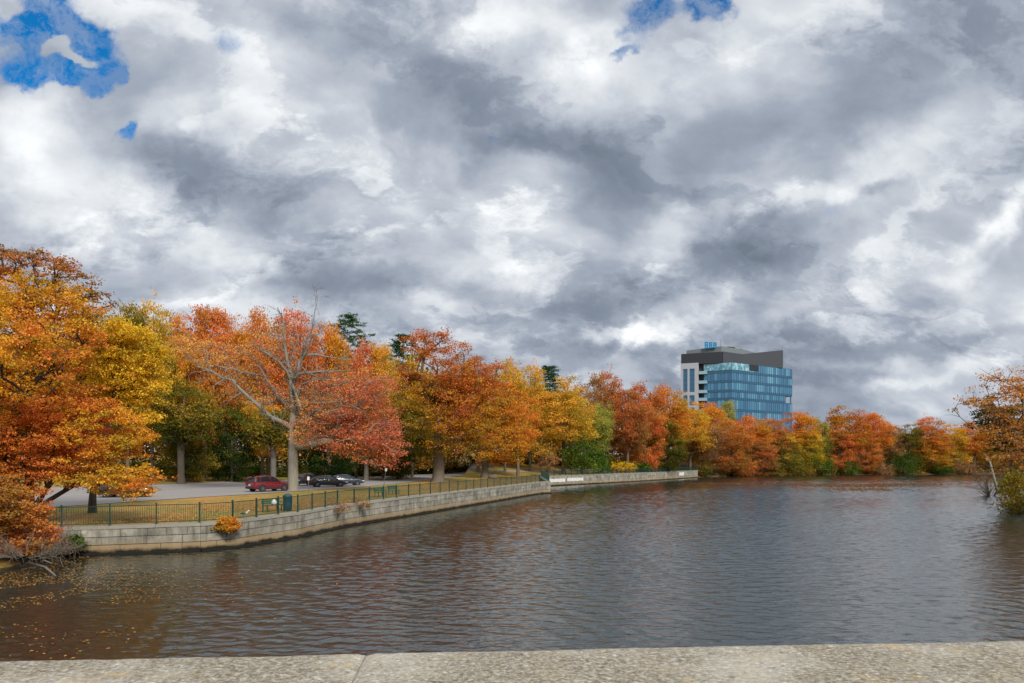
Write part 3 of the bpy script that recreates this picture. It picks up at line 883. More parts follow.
k = limb(m1, [(297, 373, .5), (300, 363, .8), (306, 356, 1), (315, 354, 1.3), (326, 356, 1.6), (340, 359, 2), (352, 360, 2.3)], .28, .05)
limb(m1, [(300, 376, -.6), (310, 372, -1.2), (322, 370, -1.8), (334, 371, -2.2), (350, 371, -2.6)], .24, .05)
limb(5, [(302, 385, -1), (316, 380, -1.8), (328, 379, -2.2), (340, 379.5, -2.6)], .2, .05)
limb(k - 5, [(308, 348, .6), (311, 338, .5), (317, 333, .5), (322, 325, .4)], .17, .04)
limb(k - 5, [(306, 344, .2), (312, 330, .1), (315, 312, 0), (317, 298, .1), (316.5, 290, .1)], .12, .02)
limb(m1, [(289, 366, .6), (294, 350, .8), (297, 338, .8), (296, 327, .9)], .14, .03)
limb(8, [(302, 412, -1.2), (312, 405, -2), (326, 402, -2.6), (345, 404, -3), (362, 410, -3.2)], .22, .05)
limb(7, [(305, 428, 1.5), (320, 420, 2.4), (340, 418, 3), (360, 424, 3.3), (378, 430, 3.5)], .2, .05)
build_tree('bare_limbed_tree', 'big pale barked tree with dead bare upper limbs and pinkish red leaves', 'tree', b,
    [ell(345, 400, 38, 24, Y, b), ell(372, 425, 30, 30, Y, b), ell(330, 430, 36, 22, Y, b), ell(385, 452, 22, 16, Y, b, w=.7), ell(345, 385, 26, 14, Y, b, w=.5), ell(300, 398, 18, 12, Y, b, w=.6), ell(355, 445, 26, 14, Y, b, w=.6),
     ell(238, 362, 32, 18, Y, b, w=.8), ell(210, 355, 24, 14, Y, b, w=.7), ell(255, 392, 26, 12, Y, b, w=.7), ell(265, 345, 24, 14, Y, b, w=.5), ell(190, 348, 20, 12, Y, b, w=.5), ell(375, 385, 24, 14, Y, b, w=.4)],
    LM['red'], BARKP, 43, 9, .6, 480, 120, 1.0, .21, flat=.42, rand=.7, start=st, minr=.014, dead_twigs=420, limb_twigs=True, bare=.14,
    zone_fn=lambda L: np.clip(-(L[:, 0]) * .045, -.3, .5))

# trunks standing along the wood edge in front of the crowns
def edge_tree(px, Y, topw, hw, cls, label, seed, r0, py_tops, bark=BARK):
    b = at(px, Y)
    es = [ell(x, y, rx, ry, Y, b) for x, y, rx, ry in py_tops]
    return build_tree('broadleaf_tree', label, 'tree', b, es, LM[cls], bark, seed, topw, r0, 110, 110, 1.25, .32, flat=.5, group='autumn trees of the wood along the river')
edge_tree(181, 90, 8, 0, 'olive', 'olive gold tree with straight bare pale trunk beyond the road', 51, .46, [(186, 410, 26, 26), (176, 432, 22, 14), (202, 425, 20, 18)], bark=BARK)
edge_tree(273, 96, 7, 0, 'olive', 'small olive tree with forked trunk behind the red car', 52, .42, [(274, 425, 20, 14), (262, 436, 14, 9), (286, 437, 14, 9)], bark=TWIG)
edge_tree(366, 112, 7, 0, 'rustgold', 'slender trunked gold and rust tree beyond the road right of the cars', 53, .40, [(366, 430, 22, 18), (385, 438, 16, 12)], bark=TWIG)
edge_tree(399, 122, 7, 0, 'olive', 'thin dark trunked olive tree close behind the big rust oak', 54, .36, [(404, 440, 22, 12), (425, 446, 20, 10)])

# ------------------------------------------------------------------ near trees on the left bank
Y = 38.5; b = at(-6, Y)
build_tree('riverside_tree', 'large near orange gold tree on left bank with loose brown top twigs', 'tree', b,
    [ell(30, 330, 58, 46, Y, b), ell(62, 318, 38, 32, Y, b), ell(-30, 340, 70, 80, Y, b), ell(45, 385, 50, 42, Y, b), ell(-10, 420, 60, 45, Y, b), ell(30, 360, 50, 50, Y, b, dy=-3.5), ell(10, 290, 36, 22, Y, b, w=.5), ell(84, 340, 22, 16, Y, b, w=.6)],
    LM['neargold'], BARKD, 61, 6.5, .42, 520, 210, .60, .135, flat=.4, rand=.8, lean=(1.2, 0), dead_twigs=110, minr=.012,
    zone_fn=lambda L: .16 + np.clip((L[:, 2] - 11.5) * -.01, -.2, .1))
build_tree('riverside_tree', 'tall near tree with sparse brown purple leaves topping the left bank', 'tree', at(30, 41),
    [ell(38, 268, 32, 18, 41, at(30, 41)), ell(0, 262, 20, 16, 41, at(30, 41)), ell(72, 284, 28, 16, 41, at(30, 41)), ell(100, 300, 14, 10, 41, at(30, 41), w=.5), ell(10, 285, 20, 22, 41, at(30, 41)), ell(55, 310, 40, 22, 41, at(30, 41))],
    LM['rust'], BARKD, 62, 9.5, .26, 200, 75, .42, .15, flat=.42, rand=.7, dead_twigs=120, minr=.01, start=None,
    zone_fn=lambda L: -.1 + 0 * L[:, 0])
Y = 45; b = at(92, Y)
build_tree('riverside_tree', 'bright yellow gold tree right of the large near orange tree', 'tree', b,
    [ell(130, 358, 30, 34, Y, b), ell(112, 335, 24, 18, Y, b), ell(140, 382, 20, 24, Y, b), ell(105, 385, 28, 34, Y, b), ell(132, 415, 18, 14, Y, b, w=.6), ell(82, 400, 24, 24, Y, b)],
    LM['yellow'], BARKD, 63, 7, .24, 340, 210, .60, .145, flat=.42, rand=.65, lean=(1.5, 0), dead_twigs=60, minr=.012, zone_fn=lambda L: .22 + 0 * L[:, 0])
Y = 38; b = at(28, Y)
stt = [((0, 0, -.4), -1, .26), ((.25, .1, .8), 0, .2), ((.9, .2, 2.0), 1, .16), ((1.8, .3, 3.2), 2, .13), ((2.6, .3, 4.3), 3, None),
       ((.2, -.3, 1.8), 1, .14), ((.1, -.6, 3.4), 5, .12), ((.4, -.8, 5.0), 6, None), ((1.5, .5, 1.7), 1, .12), ((2.9, .8, 2.6), 8, .09), ((4.0, 1.0, 3.8), 9, None)]
build_tree('riverside_tree', 'leaning orange tree whose low boughs hang over the left end of quay', 'tree', b,
    [ell(100, 428, 46, 28, Y, b), ell(128, 462, 26, 18, Y, b), ell(70, 455, 40, 24, Y, b), ell(140, 478, 16, 10, Y, b, w=.8), ell(95, 480, 38, 10, Y, b, w=.9), ell(30, 440, 46, 34, Y, b), ell(20, 480, 36, 18, Y, b), ell(60, 415, 40, 26, Y, b), ell(-30, 470, 40, 40, Y, b), ell(118, 491, 24, 5, Y, b, w=.9), ell(140, 490, 18, 6, Y, b, w=1.0), ell(128, 480, 30, 8, Y, b, w=.9)],
    LM['neargold'], BARKD, 64, 5, .2, 420, 210, .5, .128, flat=.4, rand=.75, start=stt, dead_twigs=80, minr=.01,
    zone_fn=lambda L: np.clip(.22 - L[:, 0] * .02, 0, .3))
Y = 33; b = at(-4, Y)
build_tree('waterside_tree', 'low red orange tree hanging over the water at the left edge', 'tree', (b[0], b[1], tz(b[0], b[1])),
    [ell(8, 508, 34, 24, Y, b), ell(26, 532, 22, 14, Y, b, w=.9), ell(44, 536, 16, 12, Y, b, w=1.0), ell(14, 552, 26, 8, Y, b, w=.9), ell(-30, 500, 40, 40, Y, b), ell(4, 540, 22, 12, Y, b, w=.8)],
    LM['redorange'], BARKD, 65, 2.2, .14, 240, 150, .36, .125, flat=.45, rand=.55, dead_twigs=60, minr=.008, zone_fn=lambda L: -.22 + 0 * L[:, 0])

# bare grey brush leaning into the water at the left bank
def bare_brush(px, Y, n, spread, H, label, seed, bark=TWIG, X=None, z0=None, rise=.6, r=.03, lean=(0, 0)):
    rng = np.random.RandomState(seed); X = wx(px, Y) if X is None else X; z0 = max(0.0, tz(X, Y)) if z0 is None else z0
    mb = MB()
    for k in range(n):
        a = rng.rand() * 6.28; q = np.array([math.cos(a) * .2 * spread, math.sin(a) * .2 * spread, -.1])
        d = np.array([math.cos(a) + lean[0], math.sin(a) * .8 + lean[1], rise + rng.rand() * .8]); d /= np.linalg.norm(d)
        L = H * rng.uniform(.6, 1.15); pts = [q]
        for s in range(5):
            d = d + rng.randn(3) * .16; d /= np.linalg.norm(d); pts.append(pts[-1] + d * L / 5)
        mb.tube(pts, [r * (1 - .16 * i) for i in range(6)], 5, cap=False)
        for s in range(1, 6):
            for w in range(3):
                e = d * .6 + rng.randn(3) * .7; e /= np.linalg.norm(e); l2 = L * rng.uniform(.12, .34)
                p0 = pts[s]; p1 = p0 + e * l2 * .5; p2 = p0 + e * l2 + rng.randn(3) * .1 * l2
                mb.tube([p0, p1, p2], [r * .4, r * .28, r * .12], 3, cap=False)
    root = mb.build('bare_brush', bark); root.location = (X, Y, z0)
    return tag(root, label, 'brush')
bare_brush(25, 31.2, 26, 2.2, 2.0, 'tangle of bare grey twigs hanging into the water at left bank', 71, rise=-.05, r=.028, lean=(.3, -.3), z0=.75, bark=BARK)
bare_brush(48, 33.5, 20, 1.4, 2.2, 'grey leafless bush against the left end of quay wall', 72, rise=.5, r=.022, z0=.45)
bare_brush(990, 101, 26, 1.8, 4.0, 'bare reddish brown bush standing in the water by right bank', 73, bark=BARK, rise=.9, r=.05, z0=-.1)
mb = MB(); p0 = Vector((wx(998, 84), 84, 1.2)); mb.tube([p0, Vector((wx(990, 86), 86, wz(462, 86))), Vector((wx(983, 88), 88, wz(452, 88)))], [.16, .12, .05], 6)
mb.tube([Vector((wx(990, 86), 86, wz(462, 86))), Vector((wx(989, 86), 86.4, wz(452, 86)))], [.06, .02], 4)
tag(mb.build('dead_trunk', BARKP, smooth=True), 'pale leaning dead trunk beside the near right tree', 'dead trunk')
mb = MB(); mb.tube([(wx(30, 31.4), 31.4, .35), (wx(45, 30.6), 30.6, .30), (wx(57, 30), 30.0, -.05)], [.07, .06, .03], 6)
mb.tube([(wx(40, 31), 31, .4), (wx(44, 30.4), 30.4, .62), (wx(52, 30), 30.0, .55)], [.05, .04, .02], 5)
tag(mb.build('driftwood', TWIG, smooth=True), 'pale broken bough lying at the waterline of left bank', 'driftwood')

# ------------------------------------------------------------------ right bank
Y = 70; b = at(1042, Y)
build_tree('riverside_tree', 'near right bank tree with sparse bronze orange leaves over bare twigs', 'tree', b,
    [ell(1030, 402, 48, 26, Y, b), ell(1000, 392, 26, 16, Y, b, w=.7), ell(980, 408, 24, 14, Y, b, w=.6), ell(1020, 380, 30, 14, Y, b, w=.6), ell(1030, 440, 46, 24, Y, b), ell(998, 438, 24, 16, Y, b, w=.8), ell(988, 460, 20, 9, Y, b, w=.6), ell(1060, 400, 50, 40, Y, b), ell(1015, 465, 30, 14, Y, b), ell(972, 428, 12, 6, Y, b, w=.3)],
    LM['bronze'], BARK, 81, 7, .38, 280, 75, .72, .21, flat=.38, rand=.85, dead_twigs=420, minr=.018, lean=(-1.5, 0), zone_fn=lambda L: .22 + 0 * L[:, 0])
Y = 74; b = at(1012, Y)
build_tree('riverside_tree', 'olive leaved sapling under the near right bank tree', 'tree', b,
    [ell(1006, 418, 30, 16, Y, b), ell(985, 405, 20, 10, Y, b, w=.6), ell(1018, 440, 26, 18, Y, b)],
    LM['olive'], BARK, 82, 6, .22, 110, 90, .7, .26, flat=.38, rand=.65, dead_twigs=50, minr=.018)
shrub(1022, 66, 470, 22, 'olive', 'green brown bush touching the water at the right edge', 83, n=120, leaf=.2)
shrub(1012, 72, 474, 12, 'olive', 'smaller olive bush left of the right edge bush', 84, n=60, leaf=.2)

# ------------------------------------------------------------------ shrubs you can tell apart
shrub(74, 36.0, 536, 10, 'green', 'bright green bush at waterline against left end of the quay wall', 91, n=50, leaf=.11, z0=.05, name='bush')
shrub(60, 35.2, 538, 9, 'brown', 'dull brownish weed clump left of the bright green bush', 92, n=40, leaf=.10, z0=.02)
sp, sd = wallpoint(WALL1, 225, .25)
shrub(225, sp.y, 517, 11, 'orange', 'round orange bush growing out of the near quay wall', 93, n=60, leaf=.12, z0=wz(536, sp.y), name='wall_bush', X=sp.x)
sp, sd = wallpoint(WALL1, 337, .12)
shrub(338, sp.y, 501, 13, 'brown', 'reddish withered creeper patch hanging on the quay wall, left one', 94, n=40, leaf=.10, z0=wz(515, sp.y), name='creeper', cat='creeper', X=sp.x, per=30, rand=.7)
sp, sd = wallpoint(WALL1, 358, .12)
shrub(360, sp.y, 499, 10, 'brown', 'reddish withered creeper patch hanging on the quay wall, right one', 95, n=40, leaf=.10, z0=wz(511, sp.y), name='creeper', cat='creeper', X=sp.x, per=30, rand=.7)
shrub(582, 158, 440, 20, 'green', 'large bright green bush above the left part of far quay', 96, n=90, leaf=.4)
shrub(597, 168, 452, 14, 'green', 'second green bush right of the large bright green bush', 97, n=60, leaf=.4)
shrub(622, 180, 462, 12, 'yellow', 'low yellow bush behind the middle of the far quay fence', 98, n=50, leaf=.35)
shrub(640, 186, 464, 9, 'green', 'small green bush behind the far quay fence', 99, n=40, leaf=.35)
shrub(702, 223, 459, 9, 'olive', 'olive reed-like bush at the right end of far quay', 100, n=50, leaf=.35)
shrub(742, 236, 466, 12, 'rust', 'low rusty bush at the waterline below the reddish hanging tree', 101, n=50, leaf=.4)
shrub(772, 246, 463, 12, 'olive', 'grey green bush on far shore under the rust tree', 102, n=50, leaf=.4)
shrub(800, 250, 461, 13, 'olive', 'olive bush at waterline under the bright orange tree', 103, n=50, leaf=.4)
shrub(822, 256, 455, 13, 'green', 'dull green bush at shore below the thin pale green tree', 104, n=60, leaf=.4)
shrub(850, 259, 462, 10, 'green', 'small dark green bush left of the largest far green bush', 105, n=40, leaf=.4)
shrub(905, 265, 455, 16, 'green', 'largest green bush on the far shore', 106, n=80, leaf=.4)
shrub(882, 263, 464, 11, 'brown', 'grey brown bush left of the largest far green bush', 107, n=50, leaf=.4)
shrub(942, 269, 464, 10, 'green', 'low green bush on far shore under the red topped tree', 108, n=50, leaf=.4)
shrub(963, 271, 461, 12, 'brown', 'dry brown bush on far shore left of the near right tree', 109, n=50, leaf=.4)
shrub(548, 148, 452, 10, 'brown', 'grey twiggy bush at the end of the near quay', 110, n=40, leaf=.3, rand=.8)

# ------------------------------------------------------------------ undergrowth and far woodland (nobody could count)
def mass(name, label, pts, mat, leaf, per, seed, up=.5, sc=.12):
    """pts: rows (x,y,z,rx,ry,rz) soft clumps"""
    rng = np.random.RandomState(seed); P = np.array(pts)
    d = rng.randn(len(P) * per, 3); d /= np.linalg.norm(d, axis=1)[:, None]; d *= (rng.rand(len(d)) ** .4)[:, None]
    R = np.repeat(P, per, 0); L = R[:, :3] + d * R[:, 3:]
    ids = np.repeat(np.arange(len(P)), per)
    V, Fq = leaf_geo(L, leaf, rng, up)
    o = mesh_obj(name, V, Fq, mat, attrs=crown_attrs(L, ids, len(P), rng, seed, None, sc))
    return tag(o, label, kind='stuff')
rr = random.Random(5); pts = []
edge = resample([(-75, 40), (-64, 66), (-58, 80), (-50, 96), (-42, 112), (-34, 128), (-27, 144), (-19, 160), (-10, 176), (6, 186), (24, 204), (46, 232), (60, 250)], 160)
for (x, y) in edge:
    for k in range(3):
        ox = rr.uniform(0, 7); xx, yy = x - ox * .86 + rr.uniform(-1, 1), y + ox * .5 + rr.uniform(-1, 1)
        h = rr.uniform(.5, 1.6) + ox * .30
        pts.append((xx, yy, tz(xx, yy) + h * .45, rr.uniform(1.0, 2.2), rr.uniform(1.0, 2.2), h * .6))
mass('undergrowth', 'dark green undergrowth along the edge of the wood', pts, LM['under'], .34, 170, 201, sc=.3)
pts = []
for (x, y) in resample([(61, 222), (66, 226.5), (71, 229), (88, 244.5), (107, 254.5), (137, 263.5), (187, 274.5), (232, 288)], 170):
    for k in range(2):
        h = rr.uniform(1.0, 3.2); xx, yy = x + rr.uniform(-1.5, 1.5), y + rr.uniform(-.5, 4)
        pts.append((xx, yy, h * .4, rr.uniform(1.4, 2.6), 1.6, h * .6))
mass('shore_undergrowth', 'mixed low undergrowth along the far shoreline', pts, LM['wood'], .5, 110, 202, sc=.15)
SKY = ([-200, 0, 100, 150, 200, 250, 300, 350, 400, 450, 480, 520, 560, 600, 640, 680, 720, 800, 845, 880, 940, 1030, 1200],
       [320, 325, 330, 326, 326, 332, 338, 348, 362, 366, 370, 382, 392, 395, 402, 412, 424, 430, 424, 430, 432, 434, 436])
pts = []
for px in range(-160, 1200, 9):
    for row in range(3):
        p = px + rr.uniform(-5, 5)
        Yb = float(np.interp(p, [-160, 100, 200, 300, 400, 480, 560, 640, 700, 800, 1000, 1200], [95, 110, 122, 134, 145, 172, 185, 215, 255, 285, 300, 320])) + row * 10 + rr.uniform(-3, 3)
        X = wx(p, Yb); z0 = tz(X, Yb); top = wz(float(np.interp(p, *SKY)) + rr.uniform(0, 10), Yb)
        H = max(4, top - z0); r = rr.uniform(3.5, 5.5)
        for k in range(3):
            zc = z0 + H * (.25 + .27 * k) ; pts.append((X + rr.uniform(-2, 2), Yb + rr.uniform(-2, 2), zc, r, r, H * .22))
mass('distant_woodland', 'deep autumn woodland closing the view behind the front trees', pts, LM['wood'], .85, 150, 203, sc=.06)
# leaves lying on the grass strip and floating on the river
rng = np.random.RandomState(9)
n = 21000
q = rng.rand(n); yy = 37 + 100 * q ** 1.3; xx = np.interp(yy, [36, 40, 45, 52, 107, 140], [-24, -16, -14, -13, 4, 5]) - 1.0 - np.abs(rng.randn(n)) * 6
P = np.column_stack([xx, yy]); s, _ = shore(P); m = (s > .9) & (pn(np.column_stack([P, 0 * xx]), 4, .35) > -.35 * rng.rand(n)); P = P[m]
L = np.column_stack([P, terrain(P) + .035])
V, Fq = leaf_geo(L, .15, rng, 6.0)
tag(mesh_obj('fallen_leaves', V, Fq, LM['litter'], attrs={'zone': rng.rand(len(L)), 'tint': rng.rand(len(L))}), 'orange fallen leaves scattered over the grass strip', kind='stuff')
n = 5200
pp = np.column_stack([rng.uniform(-35, 420, n), 553 + np.abs(rng.randn(n)) * 34]); pp[:, 0] = -40 + np.abs(rng.randn(n)) * 130
Yl = CAMZ * F / (pp[:, 1] - HZ); Xl = (pp[:, 0] - 512) / F * Yl; P = np.column_stack([Xl, Yl])
s, _ = shore(P); cl = pn(np.column_stack([Xl, Yl, 0 * Xl]), 8, .8)
m = (s < -.5) & (Yl > 16) & (cl > -.2 + .5 * rng.rand(n) * (pp[:, 0] > 140)); P = P[m]
L = np.column_stack([P, wave_h(P[:, 0], P[:, 1]) + .02])
V, Fq = leaf_geo(L, .095, rng, 9.0); pass
tag(mesh_obj('floating_leaves', V, Fq, LM['litter'], attrs={'zone': rng.rand(len(L)), 'tint': rng.rand(len(L)) * .35}), 'orange leaves floating on the river under the left trees', kind='stuff')
n = 5000; X = []; 
for (a, c, yc, sx, sy, k) in ((905, 0, 484.5, 26, .5, 700), (850, 0, 486, 26, .6, 800), (800, 0, 484.7, 20, .5, 300), (868, 0, 489.5, 22, .9, 350), (740, 0, 484, 30, .5, 350), (905, 0, 481, 14, .4, 200)):
    for _ in range(k):
        p = a + rng.randn() * sx; y_ = yc + rng.randn() * sy
        Yq = CAMZ * F / (y_ - HZ); X.append((wx(p, Yq), Yq, .05))
L = np.array(X); s, _ = shore(L[:, :2]); L = L[s < -2]
V, Fq = leaf_geo(L, .6, rng, 6.0); V[:, 2] = np.clip(V[:, 2], .015, .12)
tag(mesh_obj('floating_weed', V, Fq, LM['brown'], attrs={'zone': rng.rand(len(L)) * .4, 'tint': rng.rand(len(L)) * .5}), 'dark floating weed in streaks on the far water', kind='stuff')
# ------------------------------------------------------------------ office building
def m_glass(t, b):
    ta = t.node('ShaderNodeAttribute', attribute_name='tint').outputs['Fac']
    z = t.node('ShaderNodeAttribute', attribute_name='zone').outputs['Fac']
    c = t.ramp(ta, [(0, (.05, .16, .29)), (.5, (.08, .245, .395)), (1, (.15, .38, .52))])
    t.put(b.inputs['Base Color'], t.mix(z, c, (.033, .125, .225)))
M_GLASS = pbr('blue_tinted_glass', m_glass, rough=.08, metal=.25, spec=.9)
M_LGLASS = pbr('pale_balustrade_glass', color=(.25, .48, .58), rough=.1, spec=.8)
M_TGLASS = pbr('terrace_screen_glass', lambda t, b: t.put(b.inputs['Base Color'], t.ramp(t.noise(t.mapping(t.node('ShaderNodeTexCoord').outputs['Object'], scale=(1.0, 1.0, .6)), .55, 3, .7), [(.35, (.06, .22, .32)), (.5, (.16, .38, .47)), (.62, (.45, .68, .74))])), rough=.1, spec=.8)
M_CHAR = pbr('charcoal_metal_cladding', color=(.030, .034, .045), rough=.5)
M_GREYC = pbr('grey_metal_cladding', color=(.055, .062, .075), rough=.5)
M_LGREY = pbr('light_grey_cladding', color=(.17, .20, .21), rough=.55)
M_PRE = pbr('pale_precast_panel', color=(.42, .44, .48), rough=.7)
M_MULL = pbr('blue_grey_mullion', color=(.055, .17, .26), rough=.4, metal=.5)
M_SIGN = pbr('bright_blue_sign_letters', color=(.01, .26, .52), rough=.4)
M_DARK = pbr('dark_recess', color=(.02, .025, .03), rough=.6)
OFF = thing('office_building', 'modern blue glass office building with charcoal upper storeys above the trees', 'building', (110, 335, 0))
ox, oy = 110, 335
def LL(p): return (p[0] - ox, p[1] - oy)
G0, G1, G2 = Vector((102.9, 320)), Vector((91.6, 326)), Vector((141, 344))
back = Vector((-9, 24))
GB2 = G2 + Vector((-12, 20)); GB1 = G1 + Vector((2, 26))
levels = [51.4, 46.9, 42.4, 37.9, 34.2, 28.9, 24.4, 19.9, 15.4, 10.9, 5.0]
gv = []; gf_ = []; gt = []; gz = []
def facewall(a, b, z0, z1, n, rnd_):
    d = b - a
    for k in range(n):
        p, q = a + d * k / n, a + d * (k + 1) / n
        for za, zb, zz in ((z0, z0 + .95, 1.0), (z0 + .95, z1, 0.0)):
            base = len(gv)
            for v in ((p, za), (q, za), (q, zb), (p, zb)): gv.append((v[0].x - ox, v[0].y - oy, v[1]))
            gf_.append((base, base + 1, base + 2, base + 3)); gt.append(rnd_.random() ** 1.3); gz.append(zz)
rg = random.Random(3); slab = MB(); mull = MB()
for k in range(len(levels) - 1):
    z1, z0 = levels[k], levels[k + 1]
    e = G2
    if k == 3: e = G0 + (G2 - G0) * .885
    if k == 0: e = G2
    facewall(G1, G0, z0 + .25, z1, 8, rg); facewall(G0, e, z0 + .25, z1, 28, rg)
    rb = e + (GB2 - G2); facewall(e, rb, z0 + .25, z1, 12, rg); facewall(rb, GB1, z0 + .25, z1, 10, rg); facewall(GB1, G1, z0 + .25, z1, 10, rg)
    o = .12
    slab.prism([LL(G1 + Vector((-.1, -.1))), LL(G0 + Vector((0, -o * 1.6))), LL(G2 + Vector((o, -o))), LL(GB2 + Vector((.1, .1))), LL(GB1 + Vector((-.1, .1)))], z0, z0 + .25)
    for a, b, n in ((G1, G0, 8), (G0, e, 28)):
        for j in range(n + 1):
            p = a.lerp(b, j / n); mull.box((p.x - ox, p.y - .04 - oy, (z0 + z1) / 2 + .12), (.09, .16, z1 - z0 - .26), math.atan2((b - a).y, (b - a).x))
p = G2; slab.box((p.x - ox - .6, p.y - oy + .2, 36.0), (.5, .5, 3.7))
slab.prism([LL(G1), LL(G0), LL(G2), LL(GB2), LL(GB1)], 51.4, 51.7)
mesh_obj('glass_facade', gv, gf_, M_GLASS, OFF, attrs={'tint': gt, 'zone': gz})
slab.build('floor_slabs', M_MULL, OFF); mull.build('mullions', M_MULL, OFF)
A, B, C_, D = Vector((81.4, 328.8)), Vector((99.2, 321.6)), Vector((110.8, 328.9)), Vector((134.6, 339.2))
E_, F_ = Vector((126, 357)), Vector((88, 350))
mb = MB(); mb.prism([LL(A), LL(B), LL(C_), LL(F_)], 51.75, 57.0); mb.build('charcoal_storey', M_CHAR, OFF)
mb = MB(); bb = [LL(B + Vector((.15, -.12))), LL(C_ + Vector((.1, -.15))), LL(D), LL(D + Vector((-.4, .5))), LL(C_ + Vector((-.3, .5))), LL(B + Vector((.05, .4)))]
mb.prism(bb, 51.72, [57.05, 56.9, 60.6, 60.6, 56.9, 57.05]); mb.prism([LL(C_ + Vector((.2, .6))), LL(D + Vector((-.5, .6))), LL(E_), LL(F_ + Vector((20, 2)))], 51.74, [56.5, 58.5, 57.5, 56.5])
mb.build('rising_parapet', M_GREYC, OFF)
mb = MB(); mb.prism([LL((84.6, 331.5)), LL((99.4, 324.2)), LL((113.5, 331.5)), LL((122, 338)), LL((118, 350)), LL((90, 347))], 56.4, [59.1, 60.0, 59.3, 58.6, 58.6, 59])
mb.build('penthouse', M_LGREY, OFF)
mb = MB(); mb.box((106 - ox, 333 - oy, 60.2), (4.6, 3, 1.4), .5); mb.box((111 - ox, 336 - oy, 59.8), (3.6, 3, 1.2), .5); mb.build('rooftop_unit', M_DARK, OFF)
mb = MB(); mb.tube([(99.3 - ox, 325 - oy, 59.8), (99.3 - ox, 325 - oy, 63.3)], [.09, .05], 5); mb.build('antenna', M_DARK, OFF)
# precast block with two columns of windows
dA = (B - A).normalized(); nA = Vector((dA.y, -dA.x))
a0 = A + nA * .5 - dA * .1; a1 = A + dA * 8.15 + nA * .5
pre = MB(); win = MB(); fr = MB()
def pbox(u0, u1, z0, z1, dep, mbx, pr=0.0):
    p = [A + dA * u0 + nA * (.5 + pr), A + dA * u1 + nA * (.5 + pr), A + dA * u1 + nA * (.5 + pr - dep), A + dA * u0 + nA * (.5 + pr - dep)]
    mbx.prism([LL(q) for q in p], z0, z1)
W = [(1.0, 3.05), (4.0, 6.35)]; zr = [(5, 9.0), (10.3, 14), (15, 19.5), (20.5, 25), (26, 31.0), (32.0, 36.9), (38.4, 49.6)]
xs = [-.1, W[0][0], W[0][1], W[1][0], W[1][1], 8.15]
for i in (0, 2, 4): pbox(xs[i], xs[i + 1], 5, 52.3, 9, pre)
for (u0, u1) in W:
    prev = 5
    for z0, z1 in zr + [(52.3, 52.3)]:
        if z0 > prev: pbox(u0, u1, prev, z0, 8.9, pre)
        prev = z1
pre.build('precast_block', M_PRE, OFF)
for (u0, u1) in W:
    for z0, z1 in zr:
        m_ = MB(); pbox(u0 + .01, u1 - .01, z0 + .01, z1 - .01, .2, m_, pr=-.35)
        o = m_.build('window', M_GLASS, OFF)
        f_ = MB(); zz = z0 + 1.5
        while zz < z1 - .5: pbox(u0 + .02, u1 - .02, zz, zz + .12, .08, f_, pr=-.26); zz += 2.2
        pbox((u0 + u1) / 2 - .05, (u0 + u1) / 2 + .05, z0 + .02, z1 - .02, .07, f_, pr=-.22)
        f_.build('glazing_bar', M_MULL, o)
mb = MB()
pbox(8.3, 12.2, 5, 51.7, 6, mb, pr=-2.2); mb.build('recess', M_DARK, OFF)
for z in levels[1:6]:
    mb = MB(); pbox(8.2, 12.3, z - .1, z + .3, 2.4, mb, pr=.1); mb.build('balcony', M_PRE, OFF)
    mb = MB(); pbox(8.25, 12.2, z + .32, z + 1.3, .05, mb, pr=.0); mb.build('balustrade', M_LGLASS, OFF)
mb = MB()
for a, b in ((G1, G0), (G0, G0 + (G2 - G0) * .28)):
    d = (b - a).normalized(); nn = Vector((d.y, -d.x)) * .22
    mb.prism([LL(a + nn), LL(b + nn), LL(b + nn * .6), LL(a + nn * .6)], 48.3, 51.6)
mb.build('terrace_glass', M_TGLASS, OFF)
mb = MB(); q0 = G0 + (G2 - G0) * .27; q1 = G0 + (G2 - G0) * .42; nn = Vector((.5, -.85)) * .28
mb.prism([LL(q0 + nn), LL(q1 + nn), LL(q1 + nn * .2), LL(q0 + nn * .2)], 48.9, 51.66); mb.build('dark_louvre', M_DARK, OFF)
# three blue roof letters (too far off to read)
base = A + (B - A) * .62 + Vector((.6, 1.8))
for k in range(3):
    mb = MB(); c = base + dA * (k * 1.95 - .2); zc = 59.2
    h = 3.2 - .25 * k; w_ = 1.6; ang = math.atan2(dA.y, dA.x)
    def bx(u, z, wu, wz_): mb.box((c.x - ox + dA.x * u, c.y - oy + dA.y * u, zc + z), (wu, .4, wz_), ang)
    bx(-w_ / 2 + .3, h / 2, .6, h); bx(w_ / 2 - .3, h / 2, .6, h * .96); bx(0, h - .3, w_ - 1.22, .6); bx(0, h / 2, w_ - 1.22, .7); bx(0, .3, w_ - 1.22, .6)
    mb.build('sign_letter', M_SIGN, OFF)

